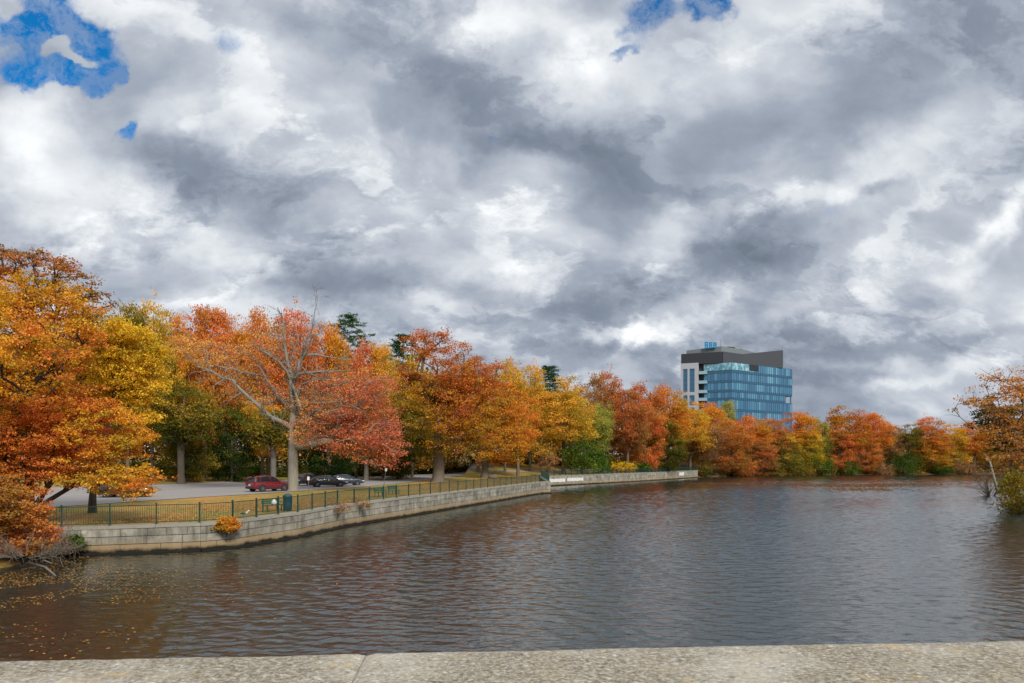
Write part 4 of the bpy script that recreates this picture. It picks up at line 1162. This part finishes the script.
# ------------------------------------------------------------------ cars
M_TYRE = pbr('tyre_rubber', color=(.015, .015, .016), rough=.8)
M_RIM = pbr('alloy_rim', color=(.42, .43, .45), rough=.3, metal=.7)
M_CGLASS = pbr('car_glass', color=(.012, .016, .02), rough=.06, spec=.9)
M_TRIM = pbr('black_trim', color=(.02, .02, .022), rough=.6)
M_HEAD = pbr('headlight_lens', color=(.65, .66, .68), rough=.15)
M_TAIL = pbr('tail_light_lens', color=(.35, .01, .01), rough=.2)
M_PLATE = pbr('blank_plate', color=(.6, .6, .6), rough=.5)
def paint(name, c): return pbr(name, color=c, rough=.28, coat=.8, var=.03)
def interp_tbl(tbl, x): xs = [t[0] for t in tbl]; return [float(np.interp(x, xs, [t[k] for t in tbl])) for k in range(1, len(tbl[0]))]
def car(name, label, cat, px, Y, head, mat, suv=True, group='cars parked along the road'):
    """local +x is forward"""
    X = wx(px, Y); root = thing(name, label, cat, (X, Y, tz(X, Y) + .035), head, group)
    L = 4.55 if suv else 4.75; hw = .92; x0, x1 = -L / 2, L / 2
    if suv:
        belt = [(-2.27, .92), (-2.15, 1.02), (-1.4, 1.05), (.75, 1.0), (.95, .99), (1.7, .90), (2.1, .78), (2.27, .60)]
        roof = [(-2.18, 1.06), (-1.98, 1.46), (-1.6, 1.62), (-.6, 1.68), (.05, 1.63), (.35, 1.52), (1.0, 1.02)]
        wr = .35; wb = 1.32
    else:
        belt = [(-2.37, .80), (-2.2, .95), (-1.4, .97), (.8, .92), (1.0, .90), (1.7, .82), (2.2, .68), (2.37, .50)]
        roof = [(-2.0, .99), (-1.3, 1.28), (-.7, 1.42), (-.1, 1.45), (.3, 1.40), (.6, 1.30), (1.25, .93)]
        wr = .33; wb = 1.40
    # body shell
    xs = np.linspace(x0, x1, 25); V = []; ring = None
    for x in xs:
        zb_ = float(np.interp(x, [b_[0] for b_ in belt], [b_[1] for b_ in belt]))
        e = abs(x) / (L / 2); w = hw * (1 - .16 * max(0, e - .72) / .28 * max(0, e - .72) / .28 * 1.0 - .05 * e * e)
        z0 = .24 + .10 * max(0, (e - .8) / .2)
        sec = [(-w * .86, z0), (-w * .97, z0 + .12), (-w, (z0 + zb_) / 2), (-w * .97, zb_ - .08), (-w * .90, zb_), (-w * .45, zb_ + .035), (0, zb_ + .045)]
        sec = sec + [(-a, z) for a, z in sec[-2::-1]]
        V += [(x, a, z) for a, z in sec]
    n = 13; Fc = []
    for i in range(len(xs) - 1):
        for k in range(n):
            k2 = (k + 1) % n; Fc.append((i * n + k, (i + 1) * n + k, (i + 1) * n + k2, i * n + k2))
    Fc.append(tuple(range(n))); Fc.append(tuple(range(len(xs) * n - 1, (len(xs) - 1) * n - 1, -1)))
    mesh_obj('body', V, Fc, mat, root, smooth=True)
    # greenhouse: dark glass loft, painted roof and pillars
    rx = [r_[0] for r_ in roof]; rz_ = [r_[1] for r_ in roof]
    gx = np.linspace(rx[0], rx[-1], 17); V = []
    for x in gx:
        zt = float(np.interp(x, rx, rz_)); zl = float(np.interp(x, [b_[0] for b_ in belt], [b_[1] for b_ in belt])) - .02
        zt = max(zt, zl + .02); f = (zt - zl) / .62; wl = hw * .90; wt = wl - .20 * min(1, f)
        V += [(x, -wl, zl), (x, -wt, zt - .03), (x, -wt + .12, zt), (x, 0, zt + .02), (x, wt - .12, zt), (x, wt, zt - .03), (x, wl, zl)]
    n = 7; Fc = []
    for i in range(len(gx) - 1):
        for k in range(n - 1): Fc.append((i * n + k, i * n + k + 1, (i + 1) * n + k + 1, (i + 1) * n + k))
    mesh_obj('windows', V, Fc, M_CGLASS, root, smooth=True)
    mb = MB(); ra, rb = (-1.75, .1) if suv else (-.95, .25)
    gx2 = np.linspace(ra, rb, 8); V = []; Fc = []
    for x in gx2:
        zt = float(np.interp(x, rx, rz_)); wt = hw * .90 - .19
        V += [(x, -wt - .01, zt - .05), (x, -wt + .1, zt + .012), (x, 0, zt + .035), (x, wt - .1, zt + .012), (x, wt + .01, zt - .05)]
    for i in range(7):
        for k in range(4): Fc.append((i * 5 + k, i * 5 + k + 1, (i + 1) * 5 + k + 1, (i + 1) * 5 + k))
    mesh_obj('roof', V, Fc, mat, root, smooth=True)
    mb = MB()
    for s in (-1, 1):
        def P_(x, f): 
            zt = float(np.interp(x, rx, rz_)) - .03; zl = float(np.interp(x, [b_[0] for b_ in belt], [b_[1] for b_ in belt]))
            wl = hw * .90 + .006; fr_ = min(1, max(0, (zt - zl)) / .62); return (x, s * (wl - .20 * f * fr_), zl + (zt - zl) * f)
        mb.tube([P_(-.25, 0), P_(-.3, 1)], .045, 4)
        mb.tube([P_(roof[-1][0] - .02, .1), P_((roof[-1][0] + roof[-3][0]) / 2, 1), P_(roof[-3][0], 1)], .04, 4)
        mb.tube([P_(roof[0][0] + .05, .1), P_(roof[1][0], 1), P_(roof[2][0], 1)], .07 if suv else .05, 4)
        if suv: mb.tube([P_(-1.45, 0), P_(-1.5, 1)], .05, 4)
    mb.build('pillars', mat, root)
    for s in (-1, 1):
        for wxp in (-wb, wb):
            mb = MB(); mb.lathe([(wr * .75, -.12), (wr * .97, -.11), (wr, -.07), (wr, .07), (wr * .97, .11), (wr * .75, .12)], 20, (0, 0, 0), 'y')
            w_ = mb.build('wheel', M_TYRE, root, True); w_.location = (wxp, s * (hw - .10), wr)
            mb = MB(); mb.lathe([(wr * .66, .10), (wr * .66, .125), (wr * .55, .11), (.06, .10), (.05, .13), (.01, .13)], 20, (0, 0, 0), 'y')
            for k in range(5):
                a = k * 2 * PI / 5; mb.box((math.cos(a) * wr * .36, .115, math.sin(a) * wr * .36), (.06, .03, .06))
            r_ = mb.build('rim', M_RIM, w_)
            if s < 0: r_.rotation_euler = (0, 0, PI)
            mb = MB(); mb.lathe([(wr + .07, -.02), (wr + .07, .012)], 20, (0, 0, 0), 'y')
            o = mb.build('wheel_arch', M_TRIM, root); o.location = (wxp, s * (hw - .028), wr + .02)
        mb = MB(); mb.box((x1 - .22, s * .64, .66 if suv else .58), (.36, .34, .14), -s * .25, bev=.04); mb.build('headlight', M_HEAD, root)
        mb = MB(); mb.box((x0 + .12, s * .70, .90 if suv else .80), (.28, .26, .18), s * .2, bev=.04); mb.build('tail_light', M_TAIL, root)
        mb = MB(); mb.box((roof[-1][0] - .32, s * (hw + .08), 1.05 if suv else .98), (.12, .2, .13), 0, bev=.03); mb.build('mirror', mat, root)
        mb = MB(); mb.box((0, s * (hw - .02), .30), (wb * 2 - .9, .05, .12)); mb.build('sill_trim', M_TRIM, root)
        for dx in (-.75, .35):
            mb = MB(); mb.box((dx, s * (hw + .005), .84), (.2, .03, .035)); mb.build('door_handle', M_TRIM, root)
    mb = MB(); mb.box((x1 - .05, 0, .45), (.12, 1.1, .22), bev=.03); mb.build('grille', M_TRIM, root)
    mb = MB(); mb.box((x0 + .03, 0, .42), (.12, 1.5, .2), bev=.03); mb.build('rear_bumper', M_TRIM, root)
    mb = MB(); mb.box((x0 - .01, 0, .72), (.03, .34, .16)); mb.build('number_plate', M_PLATE, root)
    return root
H = math.radians
car('parked_car', 'dark red compact suv parked left of the big pale trunk', 'car', 268.5, 73.5, H(54), paint('dark_red_paint', (.16, .008, .014)))
car('parked_car', 'black suv half hidden behind the big pale trunk, seen from behind', 'car', 309, 91, H(72), paint('black_paint', (.012, .012, .015)))
car('parked_car', 'black sedan right of the pale trunk in front of the silver blue car', 'car', 328, 86, H(24), paint('charcoal_paint', (.02, .021, .026)), suv=False)
car('parked_car', 'dark blue car with silver roof, last in the row of parked cars', 'car', 345.5, 91, H(24), paint('navy_paint', (.035, .05, .085)), suv=False)
car('parked_car', 'black car glimpsed through the low orange boughs on the left', 'car', 126, 62, H(14), paint('dark_blue_black_paint', (.02, .024, .03)))

# ------------------------------------------------------------------ benches, bin, posts, gull
M_BG = pbr('green_bench_paint', color=(.012, .12, .075), rough=.5)
M_BIN = pbr('teal_bin_paint', color=(.010, .055, .085), rough=.5)
M_WHITE = pbr('white_bag', color=(.75, .78, .78), rough=.6)
M_STEEL = pbr('galvanised_post', color=(.20, .20, .19), rough=.5, metal=.5)
def bench(px, Y, rz, label):
    X = wx(px, Y); root = thing('park_bench', label, 'bench', (X, Y, tz(X, Y)), rz, 'green benches by the quay fence')
    mb = MB(); [mb.box((0, y, .45), (1.5, .09, .035)) for y in (-.2, -.08, .04, .16)]; mb.build('seat', M_BG, root)
    mb = MB(); [mb.box((0, .25 + .03 * k, .58 + .13 * k), (1.5, .03, .09)) for k in range(3)]; mb.build('backrest', M_BG, root)
    for s in (-.68, .68):
        mb = MB(); mb.box((s, -.18, .21), (.06, .06, .44)); mb.box((s, .2, .44), (.06, .06, .9)); mb.box((s, 0, .62), (.06, .5, .04)); mb.build('leg', M_BG, root)
    return root
bench(272.5, 46.0, H(68), 'green bench with white bag on it beside the teal bin')
bench(380.5, 62.5, H(72), 'green bench left of the other one by the quay fence right of the cars')
bench(394, 67.0, H(72), 'green bench farther along the quay fence, right of the other')
X = wx(274, 45.9); mb = MB()
mb.lathe([(.05, 0), (.16, .03), (.19, .14), (.16, .26), (.07, .34), (.03, .38)], 12); o = mb.build('carrier_bag', M_WHITE, None, True); o.location = (X, 45.9, tz(X, 45.9) + .47 + .33)
o.location.z = tz(X, 45.9) + .47; tag(o, 'white bag standing on the green bench', 'bag')
X = wx(287.5, 46.4); root = thing('litter_bin', 'dark teal barrel litter bin behind the quay fence below the pale trunk', 'bin', (X, 46.4, tz(X, 46.4)))
mb = MB(); mb.lathe([(.24, 0), (.28, .05), (.30, .5), (.29, .92), (.31, .94), (.31, .98)], 18); mb.build('barrel', M_BIN, root, True)
mb = MB(); mb.lathe([(.32, .98), (.31, 1.05), (.2, 1.16), (.05, 1.2)], 18); mb.build('lid', M_BIN, root, True)
def sign_post(px, Y, h, label, tilt=0.0, plate=True):
    X = wx(px, Y); root = thing('sign_post', label, 'sign', (X, Y, tz(X, Y))); root.rotation_euler = (0, tilt, 0)
    mb = MB(); mb.box((0, 0, h / 2), (.06, .05, h)); mb.build('pole', M_STEEL, root)
    if plate: mb = MB(); mb.box((0, -.04, h - .25), (.24, .015, .36)); mb.build('plate', M_WHITE, root)
    return root
sign_post(308.5, 70, 1.75, 'small white sign on short pole right of the big pale trunk')
sign_post(383.5, 82, 2.5, 'thin leaning pole with small plate beside the road right of cars', H(8))
# gull on the coping
sp, sd = wallpoint(WALL1, 250, -.35)
root = thing('gull', 'grey and white gull standing on the quay coping left of the bench', 'bird', (sp.x, sp.y, float(topz(sp.y)) + .03), H(-20))
M_GW = pbr('white_feathers', color=(.7, .7, .68), rough=.8); M_GG = pbr('grey_wing_feathers', color=(.10, .10, .11), rough=.8); M_BK = pbr('yellow_beak', color=(.6, .35, .03), rough=.5)
mb = MB(); ring = [(-.30, .02, .24), (-.22, .05, .25), (-.08, .095, .26), (.06, .10, .28), (.15, .07, .33), (.20, .045, .39), (.245, .05, .43), (.29, .04, .43), (.32, .015, .42)]
mb.tube([(x, 0, z) for x, r, z in ring], [r for x, r, z in ring], 12); mb.build('body', M_GW, root, True)
for s in (-1, 1):
    mb = MB(); mb.tube([(.10, s * .075, .31), (-.06, s * .095, .30), (-.22, s * .06, .28), (-.38, s * .02, .26)], [.03, .05, .035, .01], 8); mb.build('wing', M_GG, root, True)
    mb = MB(); mb.tube([(.02, s * .04, .2), (.02, s * .04, .02)], .009, 5); mb.box((.045, s * .04, .012), (.08, .05, .012)); mb.build('leg', M_BK, root)
mb = MB(); mb.tube([(.31, 0, .425), (.37, 0, .41)], [.014, .004], 6); mb.build('beak', M_BK, root)
# boulder by the smaller oak
X = wx(493, 124); bpy_r = np.random.RandomState(4); mb = MB()
mb.lathe([(.55, -.1), (.75, .15), (.62, .5), (.3, .68), (.05, .72)], 12)
o = mb.build('boulder', pbr('brown_boulder', color=(.16, .10, .07), rough=.9), None, True)
for v in o.data.vertices: v.co *= 1 + .12 * bpy_r.randn() * .6; v.co.x *= 1.6 if False else 1.25
o.location = (X, 124, tz(X, 124)); tag(o, 'brown boulder at the foot of the smaller orange oak', 'rock')

# ------------------------------------------------------------------ bridge under the viewer
BR = thing('stone_bridge', 'rough granite bridge parapet close in front of the viewer', 'bridge', (0, 1.85, 0), math.atan(.071))
rng = np.random.RandomState(2)
joints = [-60, -9.2, -6.3, -3.35, -.385, 2.75, 5.7, 8.8, 60]
for a, b in zip(joints[:-1], joints[1:]):
    n1 = int(min(260, max(4, (b - a) / .022))) if abs(a) < 4 and abs(b) < 7 else 12
    prof = [(-.60, 3.6), (-.60, 4.44), (-.585, 4.485), (-.55, 4.50)] + [(y, 4.50) for y in np.linspace(-.53, -.05, 23)] + [(-.03, 4.497), (-.012, 4.488), (0, 4.468), (.004, 4.42), (.004, 4.25), (.004, 3.9)]
    xs = np.linspace(a + .0025, b - .0025, n1); V = []
    for i, x in enumerate(xs):
        for (y, z) in prof: V.append((x, y, z))
    V = np.array(V)
    nz_ = pn(V * 1.0, 21, 9.0) * .0011 + pn(V, 22, 38.0) * .0005 + pn(V, 23, 110.) * .0004
    edge = np.clip(1 - np.minimum(V[:, 0] - a, b - V[:, 0]) / .012, 0, 1) * .006
    top = V[:, 2] > 4.3
    V[:, 2] += np.where(top, nz_ - edge, 0); V[:, 1] += np.where(top & (V[:, 1] > -.05), nz_ * 2.2 + pn(V, 24, 3.5) * .004, 0)
    m = len(prof); Fc = []
    for i in range(n1 - 1):
        for k in range(m - 1): Fc.append((i * m + k, i * m + k + 1, (i + 1) * m + k + 1, (i + 1) * m + k))
    Fc.append(tuple(range(m - 1, -1, -1))); Fc.append(tuple(range((n1 - 1) * m, n1 * m)))
    mesh_obj('coping_stone', V, Fc, M_GRANITE, BR, smooth=False)
mb = MB(); mb.box((0, -.30, 4.065), (120, .54, .85)); mb.build('mortar_bed', M_COPE, BR)
mb = MB(); mb.box((0, -7.5, 3.15), (120, 14.6, .6)); mb.build('deck', M_COPE, BR)
mb = MB(); mb.box((0, -.22, 3.2), (120.02, .36, .9)); mb.build('fascia', M_WALL, BR)
for x in (-34, -12, 12, 34):
    mb = MB(); mb.box((x, -7.5, .4), (2.2, 13.6, 5.0), bev=.3); mb.build('pier', M_WALL, BR)
# ------------------------------------------------------------------ sky, light, camera
SUN_EL, SUN_AZ = math.radians(38), math.radians(150)     # azimuth clockwise from +Y
w = bpy.data.worlds.new('World'); SC.world = w; w.use_nodes = True
t = NT(w.node_tree); t.n.clear()
wo = t.node('ShaderNodeOutputWorld'); bg = t.node('ShaderNodeBackground'); t.l.new(bg.outputs[0], wo.inputs[0])
sky = t.node('ShaderNodeTexSky', sky_type='NISHITA'); sky.sun_disc = False; sky.sun_elevation = SUN_EL; sky.sun_rotation = SUN_AZ
d = t.node('ShaderNodeTexCoord').outputs['Generated']
d = t.vmath('NORMALIZE', d)
sp_ = t.node('ShaderNodeSeparateXYZ'); t.l.new(d, sp_.inputs[0]); dx, dy, dz = sp_.outputs
yy_ = t.math('MAXIMUM', t.math('ABSOLUTE', dy), .12)
az_ = t.math('ABSOLUTE', dz)
U = t.math('DIVIDE', dx, yy_); Vv = t.math('DIVIDE', az_, yy_)
def comb(a, b, c=0.0):
    n = t.node('ShaderNodeCombineXYZ'); t.put(n.inputs[0], a); t.put(n.inputs[1], b); t.put(n.inputs[2], c); return n.outputs[0]
uv = comb(U, Vv)
# cloud layer seen in perspective
zp = t.math('ADD', az_, .66)
pl = comb(t.math('DIVIDE', dx, zp), t.math('DIVIDE', dy, zp))
pl = t.mapping(pl, rot=(0, 0, math.radians(-20)), scale=(1.75, 2.5, 1))
pl3 = t.vmath('ADD', pl, comb(0, 0, 3.7))
warp = t.vmath('SCALE', t.vmath('SUBTRACT', t.noise(pl3, 1.6, 3, .5, out='Color'), (.5, .5, .5)), scale=.35)
def dens(p):
    n = t.node('ShaderNodeTexNoise'); t.put(n.inputs['Vector'], t.vmath('ADD', p, warp)); n.inputs['Scale'].default_value = 1.15; n.inputs['Detail'].default_value = 8; n.inputs['Roughness'].default_value = .50
    return n.outputs[0]
n0 = dens(pl3); n1_ = dens(t.vmath('ADD', pl3, (.10, -.12, .05)))
relief = t.math('SUBTRACT', n0, n1_)
fine = t.noise(t.vmath('ADD', pl3, warp), 3.6, 7, .58)
uvw = t.vmath('ADD', uv, t.vmath('SCALE', t.vmath('SUBTRACT', t.noise(t.vmath('ADD', uv, (3, 2, 1)), 4.2, 6, .62, out='Color'), (.5, .5, .5)), scale=.20))
def blob(px, py, rx, ry, ang, vec=uvw):
    m = t.mapping(vec, loc=((px - 512) / F, (462 - py) / F, 0), rot=(0, 0, math.radians(ang)), scale=(rx / F, ry / F, 1e3), t='TEXTURE')
    dd = t.vmath('DOT_PRODUCT', m, m, out=1)
    return t.math('POWER', 2.718, t.math('MULTIPLY', t.math('POWER', dd, 1.5), -1))
BL = [ # px,py,rx,ry,angle(ccw),value
 (60, 172, 112, 62, -14, .38), (150, 215, 60, 30, -10, .18), (30, 120, 60, 30, 0, .20), (70, 60, 42, 16, -20, .10), (185, 100, 42, 26, 30, .18),
 (275, 60, 62, 42, 20, .16), (320, 112, 60, 24, 10, .17), (480, 18, 70, 24, 10, .26), (585, 78, 50, 34, -10, .26), (560, 45, 40, 30, 0, .12),
 (742, 45, 24, 16, 30, .14), (790, 0, 34, 10, 0, .08), (860, 28, 130, 34, 8, -.16), (450, 215, 60, 50, 0, -.06), (390, 60, 30, 20, 30, .10), (420, 185, 66, 36, -30, .13), (350, 215, 40, 20, 0, .06),
 (235, 250, 52, 26, 0, .18), (300, 240, 24, 20, 0, .14), (548, 258, 46, 26, 40, .13), (530, 185, 36, 26, 0, .06), (622, 328, 52, 9, 3, .30),
 (800, 205, 50, 15, 12, .28), (880, 165, 60, 22, 25, .14), (1005, 210, 44, 20, 38, .42), (955, 250, 44, 20, 30, .16), (860, 290, 90, 24, 20, .09), (770, 320, 70, 16, 15, .16),
 (920, 382, 70, 9, 12, .18), (990, 360, 60, 12, 0, .08), (430, 345, 60, 14, 5, .10), (690, 225, 50, 22, 20, .10), (1015, 330, 60, 14, 10, .10), (250, 305, 60, 14, 0, .06), (60, 300, 60, 20, 0, .04),
 (195, 165, 46, 36, -30, -.27), (500, 400, 800, 70, 0, -.07), (255, 195, 70, 34, -25, -.16), (285, 175, 40, 40, 0, -.10), (370, 275, 110, 17, 3, -.26), (490, 285, 60, 14, -8, -.18), (300, 285, 50, 12, 0, -.08),
 (570, 140, 84, 20, -6, -.28), (500, 130, 60, 22, 0, -.10), (640, 185, 60, 30, -10, -.20), (700, 140, 90, 40, 15, -.14), (860, 90, 130, 42, 18, -.22), (960, 60, 70, 40, 0, -.10), (760, 240, 80, 18, 15, -.12),
 (650, 285, 120, 20, 8, -.28), (740, 262, 70, 20, 20, -.18), (560, 310, 70, 12, 0, -.12), (690, 345, 150, 9, 0, -.14), (910, 348, 130, 12, 6, -.26), (840, 385, 80, 8, 5, -.12), (880, 190, 26, 9, 20, -.18), (985, 235, 24, 9, 35, -.2),
 (75, 250, 90, 16, -4, -.13), (130, 280, 90, 14, 0, -.10), (420, 110, 50, 40, 0, -.12), (330, 20, 60, 24, 0, -.10),
]
acc = None; vec_ = uvw
for i_, q in enumerate(BL):
    if i_ % 8 == 7: vec_ = t.vmath('ADD', uvw, t.vmath('SCALE', (0, 0, 1), scale=acc))      # keeps the node chain sequential (z is ignored by the blobs)
    b_ = blob(*q[:5], vec=vec_); acc = t.math('MULTIPLY', b_, q[5]) if acc is None else t.math('MULTIPLY_ADD', b_, q[5], acc)
V_ = t.math('ADD', t.math('ADD', acc, .555), t.math('MULTIPLY', t.maprange(dz, .56, .80, interp='SMOOTHSTEP'), .30))  # extra brightness added to the unseen high sky to lift water and scene
V_ = t.math('ADD', V_, t.math('MULTIPLY', relief, .85))
fine_b = t.noise(t.vmath('ADD', t.vmath('ADD', pl3, warp), (.035, -.045, .02)), 3.6, 7, .58)
V_ = t.math('ADD', V_, t.math('MULTIPLY', t.math('SUBTRACT', fine, fine_b), .35))
V_ = t.math('ADD', V_, t.math('MULTIPLY', t.math('SUBTRACT', n0, .5), .20))
V_ = t.math('ADD', V_, t.math('MULTIPLY', t.math('SUBTRACT', fine, .5), .14))
def billow(p, sc):
    v = t.node('ShaderNodeTexVoronoi', feature='SMOOTH_F1', voronoi_dimensions='2D'); t.put(v.inputs['Vector'], p); v.inputs['Scale'].default_value = sc; v.inputs['Smoothness'].default_value = .35
    return v.outputs['Distance']
pw = t.vmath('ADD', t.vmath('ADD', pl3, warp), t.vmath('SCALE', t.vmath('SUBTRACT', t.noise(pl3, 5.5, 5, .6, out='Color'), (.5, .5, .5)), scale=.30))
for sc_, am, of in ((1.9, .55, .075), (4.6, .26, .034)):
    ba = billow(pw, sc_); bb_ = billow(t.vmath('ADD', pw, (of, -of * 1.2, 0)), sc_)
    V_ = t.math('ADD', V_, t.math('MULTIPLY', t.math('SUBTRACT', bb_, ba), am))
    V_ = t.math('ADD', V_, t.math('MULTIPLY', t.math('SUBTRACT', .45, ba), .06))
def edge(p): return t.maprange(t.noise(p, 1.7, 8, .56), .475, .545, interp='SMOOTHSTEP')
em = edge(pw); em2 = edge(t.vmath('ADD', pw, (.06, -.075, 0)))
V_ = t.math('ADD', V_, t.math('MULTIPLY', t.math('SUBTRACT', em, em2), .13))
V_ = t.math('ADD', V_, t.math('MULTIPLY_ADD', em, .08, -.045))
V_ = t.math('MULTIPLY_ADD', V_, .87, .078)
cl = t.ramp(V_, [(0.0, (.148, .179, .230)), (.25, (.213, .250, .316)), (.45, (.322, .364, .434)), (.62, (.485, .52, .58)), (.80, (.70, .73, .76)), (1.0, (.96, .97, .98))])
# blue gaps
GAP = [(20, 42, 38, 30, 10, 1.2), (78, 30, 56, 24, -30, 1.2), (45, 86, 66, 18, 0, 1.2), (100, 76, 34, 16, 20, .9), (147, 124, 13, 18, -30, 1.2), (130, 68, 12, 8, 0, .7), (100, 122, 14, 6, 0, .5), (655, 22, 30, 26, -30, .95), (712, 15, 26, 18, 30, 1.1), (640, 52, 16, 7, 10, .7), (232, 35, 18, 12, 0, .55), (500, 122, 6, 6, 0, .6), (630, -30, 80, 20, 0, .8), (52, 56, 26, 10, 35, -.9), (84, 66, 22, 8, 5, -.7), (8, 20, 12, 10, 0, -.5), (45, -5, 60, 12, 0, .3)]
ga = None; vec_ = t.vmath('ADD', uvw, t.vmath('SCALE', (0, 0, 1), scale=V_))
for q in GAP:
    b_ = blob(*q[:5], vec=vec_); ga = t.math('MULTIPLY', b_, q[5]) if ga is None else t.math('MULTIPLY_ADD', b_, q[5], ga)
ga = t.math('ADD', ga, t.math('MULTIPLY', t.math('SUBTRACT', fine, .5), 1.6))
gm = t.math('MULTIPLY', t.maprange(ga, .30, .95, interp='SMOOTHSTEP'), t.maprange(t.noise(uvw, 22, 6, .7), .42, .60, .62, 1.0))
# a few blue gaps elsewhere in the sky overhead and behind
gapn = t.maprange(t.noise(t.vmath('ADD', pl3, (9, 4, 2)), .8, 6, .6), .62, .72)
behind = t.math('MULTIPLY', gapn, t.maprange(t.math('ADD', dz, t.math('MULTIPLY', dy, -.6)), .35, .6))
gm = t.math('MAXIMUM', gm, behind)
blue = t.vmath('MULTIPLY', sky.outputs[0], (.05, .74, 1.25))
K = 10.0
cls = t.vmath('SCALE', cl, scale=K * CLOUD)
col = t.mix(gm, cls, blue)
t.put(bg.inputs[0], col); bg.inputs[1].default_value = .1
w.cycles.sampling_method = 'MANUAL'; w.cycles.sample_map_resolution = 512

sl = bpy.data.lights.new('sun', 'SUN'); sl.energy = SUN_E; sl.angle = math.radians(12); sl.color = (1, .95, .87)
so = bpy.data.objects.new('sun', sl); COL.objects.link(so)
sv = Vector((math.sin(SUN_AZ) * math.cos(SUN_EL), math.cos(SUN_AZ) * math.cos(SUN_EL), math.sin(SUN_EL)))
so.rotation_euler = sv.to_track_quat('Z', 'Y').to_euler(); so.location = sv * 300

cd = bpy.data.cameras.new('camera'); cam = bpy.data.objects.new('camera', cd); COL.objects.link(cam)
cd.sensor_width = 36; cd.lens = 36 * F / 1024; cam.location = (0, 0, CAMZ); cam.rotation_euler = (math.radians(90), 0, 0)
cd.shift_y = (HZ - 341.5) / 1024; cd.clip_end = 9000; cd.clip_start = .05
SC.camera = cam
SC.view_settings.view_transform = 'Standard'; SC.view_settings.look = 'None'; SC.view_settings.exposure = EXPO; SC.view_settings.gamma = 1
SC.render.engine = 'CYCLES'; c = SC.cycles
c.max_bounces = 5; c.diffuse_bounces = 2; c.glossy_bounces = 2; c.transmission_bounces = 3; c.transparent_max_bounces = 4; c.caustics_reflective = False; c.caustics_refractive = False
c.use_denoising = True; c.use_fast_gi = False
